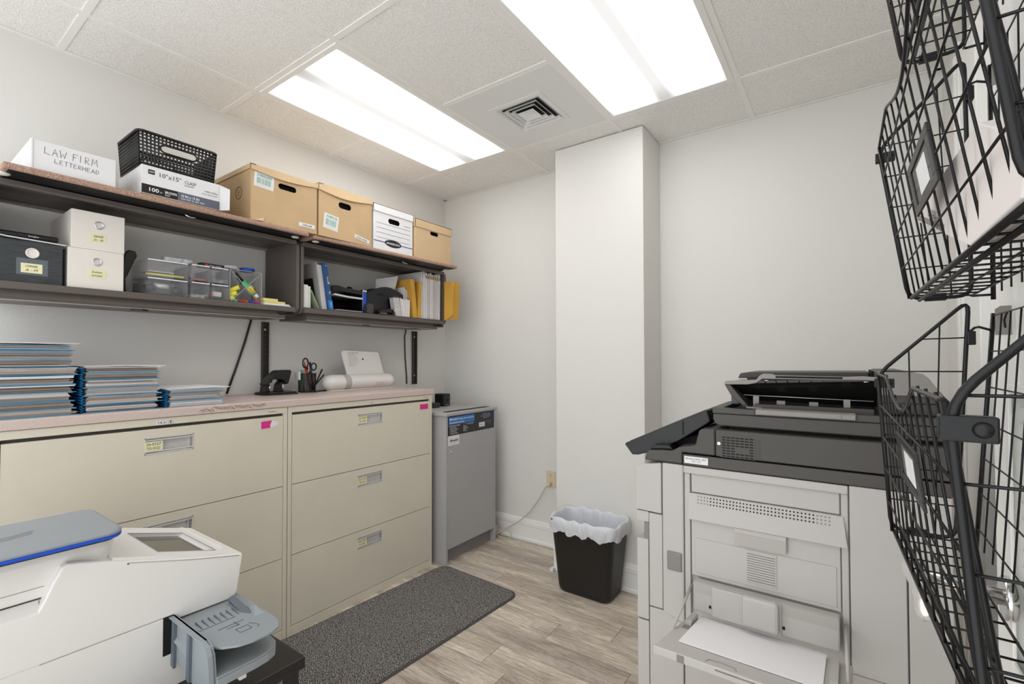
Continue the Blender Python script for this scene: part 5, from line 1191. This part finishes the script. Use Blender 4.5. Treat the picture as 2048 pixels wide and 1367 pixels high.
sl_slab(MB(), -.334, -.050, 1.165, 1.378, .0042, .003).build('paper_sheets', M['paper'], pp_)
# right hand panels
pan('right_panel', rect(-.0020,.1005,.498,.937), FY-.003, FY+.018, bev=.002)
pan('far_right_panel', rect(.1035,.178,.03,.937), FY-.003, FY+.018, bev=.002)
pan('right_lower', rect(-.0020,.1005,.03,.495), FY+.002, FY+.018)
# dark scanner body
pan('scanner_band', [(-.385,.9385),(.19,.9385),(.19,.9685),(-.385,.9685)], FY-.004, YB2, D_, .002)
pan('scanner_left', [(-.497,.9385),(-.3875,.9385),(-.3875,.972),(-.2995,.972),(-.2995,1.042),(-.336,1.042),(-.342,1.036),(-.352,.996),(-.37,.990),(-.398,.985),(-.418,.972),(-.452,.970),(-.488,.966)], FY-.001, YB2, D_, .004)
pan('scanner_shelf', [(-.488,.9665),(-.452,.9705),(-.418,.973),(-.43,.984),(-.478,.980)], FY+.02, FY+.4, M['black'], .003)
pan('scanner_body', [(-.298,.972),(.19,.972),(.19,1.040),(.186,1.044),(-.298,1.044)], FY-.002, YB2, D_, .003)
gp = B(-.287,-.200,FY-.0026,FY-.002,.968+.004,1.034).build('grille_field', D_, t)
b = MB()
for r in range(8):
    for c in range(7):
        if r in (4,5) and c in (3,4,5): continue
        b.box(-.281+c*.0112, -.281+c*.0112+.0088, FY-.0032, FY-.0026, 1.0245-r*.0072, 1.0275-r*.0072)
b.build('vent_slots', M['dark'], gp, kind='stuff')
b = MB()
for r in range(8):
    for c in (7,8): b.box(-.281+c*.0098+.008, -.281+c*.0098+.014, FY-.003, FY-.0026, 1.0245-r*.0072, 1.0275-r*.0072)
b.build('blind_slots', M['shelfd'], gp, kind='stuff')
MB().cyl((-.289,FY-.0022,1.008),(-.289,FY-.004,1.008),.0042,14).build('screw', M['chrome'], t)
B(-.3805,-.317,FY-.0052,FY-.0042,.9445,.964).build('white_sticker', M['card'], t)
text('FPG Denver North - BTW', (-.377,FY-.0054,.956), Xv, Zv, .006, M['ink'], t, width=.056)
text('BKT-1-PS', (-.360,FY-.0054,.949), Xv, Zv, .006, M['copg'], t, width=.024)
# operator panel
op = pan('operator_panel', [(-.579,.9690),(-.555,.9385),(-.535,.940),(-.498,.953),(-.415,.992),(-.330,1.052),(-.322,1.060),(-.330,1.0905),(-.336,1.092),(-.402,1.0600),(-.575,.9735)], FY+.05, FY+.40, M['black'], .004)
MB().prism([(-.568,.9765),(-.402,1.0588),(-.402,1.0606),(-.568,.9785)], 'Y', FY+.07, FY+.38).build('screen', M['screen'], op)
B(-.40,-.396,FY+.0492,FY+.05,1.015,1.055).build('panel_seam', M['dark'], op)
MB().prism([(-.476,.962),(-.35,.985),(-.34,1.02),(-.41,.998)], 'Y', FY+.09, FY+.36).build('panel_bracket', M['dark'], t)
# document feeder
AY = FY+.025
bz = [(-.310,1.071),(-.305,1.058),(-.292,1.0525),(.19,1.0525),(.19,1.086),(-.309,1.086)]
B(-.27,.18,AY+.02,1.95,1.044,1.0525).build('feeder_gap', M['dark'], t)
pan('feeder_base', bz, AY, 1.95, D_, .003)
b = MB().prism([(-.3105,1.0868),(.19,1.0868),(.19,1.1035),(-.205,1.1035),(-.215,1.1015),(-.3105,1.1030)], 'Y', AY-.002, AY+.018)
b.box(-.3105,-.285,AY+.018,1.95,1.0868,1.103); b.box(.10,.19,AY+.018,1.95,1.0868,1.1035)
b.build('feeder_rim', D_, t, bevel=.002)
B(-.285,.10,AY+.018,1.95,1.0868,1.089).build('output_tray', M['black'], t)
hb = MB().prism([(AY-.011,1.091),(AY+.002,1.087),(AY+.016,1.1035),(AY+.016,1.106),(AY-.006,1.104),(AY-.011,1.102)], 'X', -.202, .013).build('handle_bar', mat('copier_mid',(138,133,128),.4), t, bevel=.0015)
B(-.2065,-.2035,AY-.011,AY+.01,1.09,1.105).build('bar_end', D_, t)
B(-.015,-.0145,AY-.0115,AY-.011,1.09,1.103).build('bar_seam', M['dark'], t)
MB().box(-.228,-.19,AY+.016,AY+.05,1.1035,1.107).build('bar_mount', MATS['copier_mid'], t, bevel=.001)
b = MB().box(-.21,.05,AY+.03,AY+.05,1.089,1.115); b.build('inner_step', D_, t, bevel=.002)
for xx in (-.21,-.005): B(xx-.006,xx+.008,AY+.055,AY+.065,1.105,1.135).build('guide_post', MATS['copier_mid'], t)
for xx in (-.15,-.075): B(xx-.010,xx+.010,AY+.065,AY+.075,1.108,1.124).build('roller', MATS['copier_mid'], t)
MB().tube([(-.24,AY+.06,1.137),(.05,AY+.06,1.133)], .0009, 5).build('rod', M['alu'], t)
# raised document tray : dark underside facing the camera, sloping back and up
b = MB().add([(-.245,AY+.12,1.118),(.06,AY+.12,1.114),(.07,AY+.045,1.184),(-.275,AY+.045,1.168)]+[(-.245,AY+.135,1.122),(.06,AY+.135,1.118),(.07,AY+.062,1.190),(-.275,AY+.062,1.174)], [(3,2,1,0),(4,5,6,7),(0,1,5,4),(1,2,6,5),(2,3,7,6),(3,0,4,7)])
dt = b.build('document_tray', mat('feeder_black',(26,25,24),.22), t, bevel=.001)
for k in range(9):
    xx = -.20+k*.027
    MB().slab((xx+.012,AY+.1195,1.1165),(xx+.0145,AY+.1195,1.1165),(xx-.013,AY+.0445,1.180),(xx-.0155,AY+.0445,1.180),.0012).build('tray_rib', M['dark'], dt)
rim = [(-.286,1.166),(-.283,1.176),(-.258,1.178),(-.205,1.181),(-.196,1.193),(-.188,1.198),(-.168,1.1975),(-.16,1.194),(-.008,1.193),(.03,1.195),(.075,1.192),(.075,1.183),(.03,1.186),(-.19,1.184),(-.205,1.172),(-.225,1.168)]
pan('tray_rim', rim, AY+.03, AY+.05, MATS['copier_mid'], .0018)
B(-.158,-.012,AY+.0296,AY+.03,1.1875,1.1925).build('rim_slot', M['dark'], t)
pan('tray_gusset', [(-.285,1.166),(-.270,1.166),(-.228,1.112),(-.238,1.108),(-.266,1.132)], AY+.032, AY+.12, D_, .002)
for xx in (-.182,.035): MB().sphere((xx,AY+.0445,1.1795 if xx < 0 else 1.181),.003,6,(2,.5,.6)).build('stud', M['chrome'], dt)
# back hood and right hump
pan('hood', [(-.292,1.176),(.048,1.180),(.048,1.200),(-.26,1.196),(-.285,1.192)], 1.70, 1.93, D_, .003)
B(-.265,.06,1.70,1.93,1.089,1.178).build('hood_back', M['black'], t)
B(-.2855,-.262,1.55,1.70,1.103,1.172).build('hinge_side', M['trayd'], t, bevel=.004)
hm = [(.058,1.104),(.19,1.104),(.186,1.14),(.150,1.192),(.140,1.201),(.115,1.207),(.058,1.206)]
pan('feeder_hump', hm, AY+.05, 1.93, D_, .004)
pan('hump_cover', [(.060,1.150),(.176,1.150),(.1515,1.192),(.141,1.2025),(.115,1.2085),(.060,1.2075)], AY+.044, AY+.05, MATS['copier_mid'], .002)
B(.052,.0575,1.69,1.93,1.10,1.203).build('hump_seam', M['dark'], t)
# ------------------------------------------------------------------ open door with baskets
DX0, DX1, DY0, DY1 = .172, .210, .02, .985
do = thing('door_1', (DX0, .48, 0), kind='structure')
lz0, lz1, ly0, ly1 = .30, 1.206, .14, .900
b = MB()
b.box(DX0, DX1, DY0, ly0, .008, 2.032).box(DX0, DX1, ly1, DY1, .008, 2.032).box(DX0, DX1, ly0, ly1, .008, lz0).box(DX0, DX1, ly0, ly1, lz1, 2.032)
b.box(DX0, DX1, ly0, ly1, .805, .835)
b.build('door_leaf', M['trim'], do)
b = MB()
for za, zb_ in ((lz0,.805),(.835,1.206)):
    for q in ((ly0,ly0+.012,za,zb_),(ly1-.012,ly1,za,zb_),(ly0+.012,ly1-.012,za,za+.012),(ly0+.012,ly1-.012,zb_-.012,zb_)): B(DX0-.004, DX0, q[0], q[1], q[2], q[3]).build('bead', M['trim'], do, bevel=.001)
    B(DX1-.008, DX1-.004, ly0, ly1, za, zb_).build('pane', M['glass'], do)
me0 = None
for za, zb_ in ((lz0,.805),(.835,1.206)):
    z = za+.012
    while z < zb_-.01:
        a = math.radians(28); w_ = .012
        o = MB().slab((DX0+.008,ly0+.004,z),(DX0+.008,ly1-.004,z),(DX0+.008+2*w_*math.cos(a)*.8,ly1-.004,z+2*w_*math.sin(a)*.8),(DX0+.008+2*w_*math.cos(a)*.8,ly0+.004,z+2*w_*math.sin(a)*.8),.0006).build('slat', M['slat'], do)
        z += .0205
for yy in (.25,.70):
    MB().tube([(DX0+.007,yy,lz0+.01),(DX0+.007,yy,1.2)], .0008, 4).build('ladder_cord', M['trim'], do)
ho = MB().cyl((DX0,.895,.925),(DX0-.012,.895,.925),.028,28).build('lever_rose', M['chrome'], do, bevel=.003)
MB().tube([(DX0-.012,.895,.925),(.076,.895,.932)], .010, 18).build('lever_neck', M['chrome'], ho)
lv = MB(); rings = []
for k in range(16):
    s_ = k/15; yy = .925-.165*s_; xx = .070+.006*math.sin(s_*3.0); hh = (.014+.008*math.sin(s_*2.6))*(.45 if k in (0,15) else 1); ww = .013*(1-.2*s_)*(.4 if k in (0,15) else 1)
    zc = .935+.004*s_
    rings.append([(xx+ww*math.cos(a*math.pi/8), yy, zc+hh*math.sin(a*math.pi/8)) for a in range(16)])
lv.loft(rings).build('lever_grip', mat('satin_nickel', (228,226,222), .35, metal=.6), ho)
# wire baskets
def lerp(a, b, t_): return tuple(a[i]+(b[i]-a[i])*t_ for i in range(3))
def basket(pft, pfb, pbt, pbb, near, label, tag_pts, paperz=None):
    """pft/pfb = front top/bottom, pbt/pbb = back top/bottom at the far end as (x, z); near = same four at the near end"""
    FYy, NYy = .86, .33
    far = {k: (p[0], FYy, p[1]) for k, p in zip(('ft','fb','bt','bb'), (pft,pfb,pbt,pbb))}
    nr = {k: (p[0], NYy, p[1]) for k, p in zip(('ft','fb','bt','bb'), near)}
    gfb = (near[1][0]+near[4], NYy, near[1][1])
    org = ((pfb[0]+pbb[0])/2, .6, pfb[1]); t = thing('wire_basket', org, label, 'wire basket', 'black wire wall baskets on the open door')
    R1, R2, R3 = .0025, .00095, .0017
    def rounded(pts, r=.016):
        out = []; n = len(pts)
        for i in range(n):
            p0, p1, p2 = Vector(pts[i-1]), Vector(pts[i]), Vector(pts[(i+1) % n])
            a = p1+(p0-p1).normalized()*r; c = p1+(p2-p1).normalized()*r
            for k in range(5):
                s_ = k/4; out.append((1-s_)**2*a+2*s_*(1-s_)*p1+s_*s_*c)
        return out
    for E_, nm in ((far, 'end_frame'), (nr, 'end_frame')):
        fr = MB().tube(rounded([E_['ft'],E_['fb'],E_['bb'],E_['bt']]), R1, 10, closed=True).build(nm, M['wire'], t)
        b = MB()
        zt_f, zb_f, zt_b = E_['ft'][2], E_['fb'][2], E_['bt'][2]
        y = E_['ft'][1]
        def xs(z):     # left and right limit at height z
            s_ = (z-zb_f)/(zt_f-zb_f); xl = E_['fb'][0]+(E_['ft'][0]-E_['fb'][0])*min(s_, 1)
            if z > zt_f: xl = E_['ft'][0]+(E_['bt'][0]-E_['ft'][0])*(z-zt_f)/(zt_b-zt_f)
            sr = (z-E_['bb'][2])/(zt_b-E_['bb'][2]); return xl, E_['bb'][0]+(E_['bt'][0]-E_['bb'][0])*sr
        z = zb_f+.042
        while z < zt_b-.02:
            a, c = xs(z); b.tube([(a,y,z),(c,y,z+(.001))], R2, 5); z += .0445
        for f in (.36,.70):
            x0b = E_['fb'][0]+(E_['bb'][0]-E_['fb'][0])*f; x0t = E_['ft'][0]+(E_['bt'][0]-E_['ft'][0])*f; ztt = zt_f+(zt_b-zt_f)*f
            b.tube([(x0b,y+.002,zb_f),(x0t,y+.002,ztt)], R2, 5)
        b.build('end_wires', M['wire'], fr)
    # front grid
    def fp(s_, f):     # s along length 0 far .. 1 near, f 0 bottom .. 1 top
        return Vector(lerp(lerp(far['fb'], far['ft'], f), lerp(gfb, nr['ft'], f), s_))
    ins = .012
    top = []
    for k in range(41):
        s_ = .02+.96*k/40; dip = 0
        u_ = (s_-.5)/.235
        if abs(u_) < 1: dip = .125*(.5+.5*math.cos(math.pi*u_))**.6
        top.append(fp(s_, 1.0-dip))
    MB().tube(top, R3, 8).build('front_top_wire', M['wire'], t)
    fb_ = MB().tube([fp(.02,.0)+Vector((.002,0,.001)), fp(.98,.0)+Vector((.002,0,.001))], .0026, 8).build('front_bottom_bar', M['wire'], t)
    MB().tube([fp(.02,.0)+Vector((.010,0,-.003)), fp(.98,.0)+Vector((.010,0,-.003))], .0023, 8).build('front_bottom_bar', M['wire'], t)
    for s_ in (.02,.98): MB().tube([fp(s_,0), fp(s_,1)], .0022, 8).build('front_side_wire', M['wire'], t)
    nW = 13
    for k in range(1, nW):
        s_ = .02+.96*k/nW; u_ = (s_-.5)/.235; dip = .125*(.5+.5*math.cos(math.pi*u_))**.6 if abs(u_) < 1 else 0
        MB().tube([fp(s_,0)+Vector((.0018,0,0)), fp(s_,1.012-dip)+Vector((.0018,0,0))], R2*1.05, 5).build('front_wire', M['wire'], t)
    for f in (.19,.40,.60,.80):
        MB().tube([fp(.012,f)-Vector((.0012,0,0)), fp(.988,f)-Vector((.0012,0,0))], R2*1.05, 5).build('front_rail', M['wire'], t)
    # floor grid
    for k in range(0, 16):
        s_ = .02+.96*k/15; a = Vector(lerp(far['fb'], gfb, s_)); c = Vector(lerp(far['bb'], nr['bb'], s_))
        MB().tube([a, c], R2*1.1, 5).build('floor_wire', M['wire'], t)
    for f in (.3,.62,.98):
        MB().tube([Vector(lerp(far['fb'], far['bb'], f)), Vector(lerp(nr['fb'], nr['bb'], f))], R2*1.3, 5).build('floor_rail', M['wire'], t)
    # back grid, held off the end frames
    bx = .024
    bk = lambda s_, f: Vector(lerp(lerp(far['bb'], far['bt'], f), lerp(nr['bb'], nr['bt'], f), s_))+Vector((bx-.004+.004*f, 0, 0))
    for s_ in (0, 1): MB().tube([bk(s_, -.02), bk(s_, .94)], R1, 8).build('back_upright', M['wire'], t)
    for k in range(1, 13): MB().tube([bk(k/13, 0), bk(k/13, .93)], R2, 5).build('back_wire', M['wire'], t)
    for k in range(7): MB().tube([bk(-.02, .06+k*.145), bk(1.02, .06+k*.145)], R2, 5).build('back_rail', M['wire'], t)
    for s_ in (0, 1):
        E_ = far if s_ == 0 else nr
        a = Vector(lerp(E_['bb'], E_['bt'], .87)); c = bk(s_, .87)
        MB().tube([a+Vector((0,-.001,-.004)), a+Vector((.007,-.001,.004)), a+Vector((.011,-.001,.005)), c], .0016, 6).build('hinge_rod', M['wire'], t)
        a = Vector(lerp(E_['bb'], E_['bt'], .0)); c = bk(s_, 0.0); MB().tube([a, c], .0016, 6).build('hinge_rod', M['wire'], t)
        p = Vector(lerp(E_['bb'], E_['bt'], .85)); MB().box(p.x, p.x+.008, p.y-.006, p.y+.004, p.z-.012, p.z+.006).build('clip', M['wire'], t, bevel=.001)
        # clamp with screw at the front upper corner and the floor
        q = Vector(E_['ft']); s2 = 1 if s_ == 0 else 1
        cl = MB().box(q.x-.004, q.x+.018, q.y-.005, q.y+.004, q.z-.019, q.z-.006).build('clamp', M['wire'], t, bevel=.001)
        MB().sphere((q.x+.012, q.y-.0055, q.z-.0125), .004, 8, (1,.6,1)).build('screw', M['wire'], cl)
        q = Vector(lerp(E_['fb'], E_['bb'], .42)); MB().box(q.x-.010, q.x+.012, q.y-.004, q.y+.004, q.z-.004, q.z+.006).build('clip', M['wire'], t, bevel=.001)
    # hanging plate
    p = bk(0, .93)
    hp = MB().prism([(p.x+.001,p.z-.025),(p.x+.016,p.z-.025),(p.x+.016,p.z+.012),(p.x+.006,p.z+.012),(p.x+.001,p.z+.008)], 'Y', p.y-.003, p.y-.002).build('hanging_plate', M['copg'], t)
    MB().tube([(p.x+.010,p.y-.0035,p.z-.016),(p.x+.009,p.y-.0035,p.z-.006),(p.x+.012,p.y-.0035,p.z+.004)], .001, 5).build('keyhole', M['dark'], hp)
    # label holder
    s0, s1, f0, f1 = tag_pts
    P1, P2, P3, P4 = fp(s0,f0), fp(s1,f0), fp(s1,f1), fp(s0,f1); off = Vector((-.0035,0,0))
    lh = MB(); w1 = .13; w2 = .16
    def q(a, b_): return fp(s0+(s1-s0)*a, f0+(f1-f0)*b_)+off
    for a0, b0, a1, b1 in ((0,0,1,w2),(0,1-w2,1,1),(0,w2,w1,1-w2),(1-w1,w2,1,1-w2)): lh.slab(q(a0,b0), q(a1,b0), q(a1,b1), q(a0,b1), .0022)
    lh = lh.build('label_holder', M['black'], t, bevel=.0006)
    off2 = Vector((.0016,0,0))
    MB().slab(q(.05,.1)+off2, q(.95,.1)+off2, q(.95,.9)+off2, q(.05,.9)+off2, .0008).build('dark_insert', mat('grey_insert',(92,90,84),.6), lh)
    MB().slab(q(.34,.22)+Vector((.0008,0,0)), q(.72,.22)+Vector((.0008,0,0)), q(.72,.74)+Vector((.0008,0,0)), q(.34,.74)+Vector((.0008,0,0)), .0006).build('paper_label', M['card'], lh)
    return t
basket((.034,1.217),(.046,1.001),(.129,1.316),(.112,1.001), ((.041,1.217),(.058,1.001),(.129,1.316),(.114,1.001),.012), 'lowest black wire basket on the open door, in front of the copier', (.43,.70,.55,.76))
basket((.039,1.537),(.069,1.321),(.129,1.637),(.132,1.321), ((.043,1.537),(.070,1.321),(.133,1.637),(.134,1.321),.008), 'middle black wire basket on the open door, holding a white box', (.40,.64,.30,.53))
basket((.036,1.865),(.067,1.649),(.129,1.965),(.130,1.649), ((.040,1.865),(.068,1.649),(.133,1.965),(.133,1.649),.008), 'topmost black wire basket on the open door, cut by the photo top', (.36,.72,.22,.62))
# white box tilted in the middle basket
t = thing('white_paper_box', (.088, .58, 1.323), 'white printed paper box lying tilted in the middle wire basket', 'box')
MB().prism([(.36,1.3235),(.49,1.3235),(.835,1.424),(.838,1.432),(.455,1.402),(.345,1.350)], 'X', .0745, .105).build('box_body', mat('warm_white_card',(222,214,211),.7), t, bevel=.001)
uu, vv = (0,-.93,-.30), (0,-.30,.93)
for k, s_ in enumerate(('LAWYERS', 'BUSINESS', 'No 10')): text(s_, (.0741,.70-.026*k,1.3975-.013*k), (0,-.3,.93) if False else uu, vv, .012, M['ink'], t, width=(.06,.055,.04)[k])
MB().slab((.0742,.80,1.4165),(.0742,.60,1.358),(.0742,.60,1.365),(.0742,.80,1.423),.0005).build('grey_stripe', M['copg'], t)
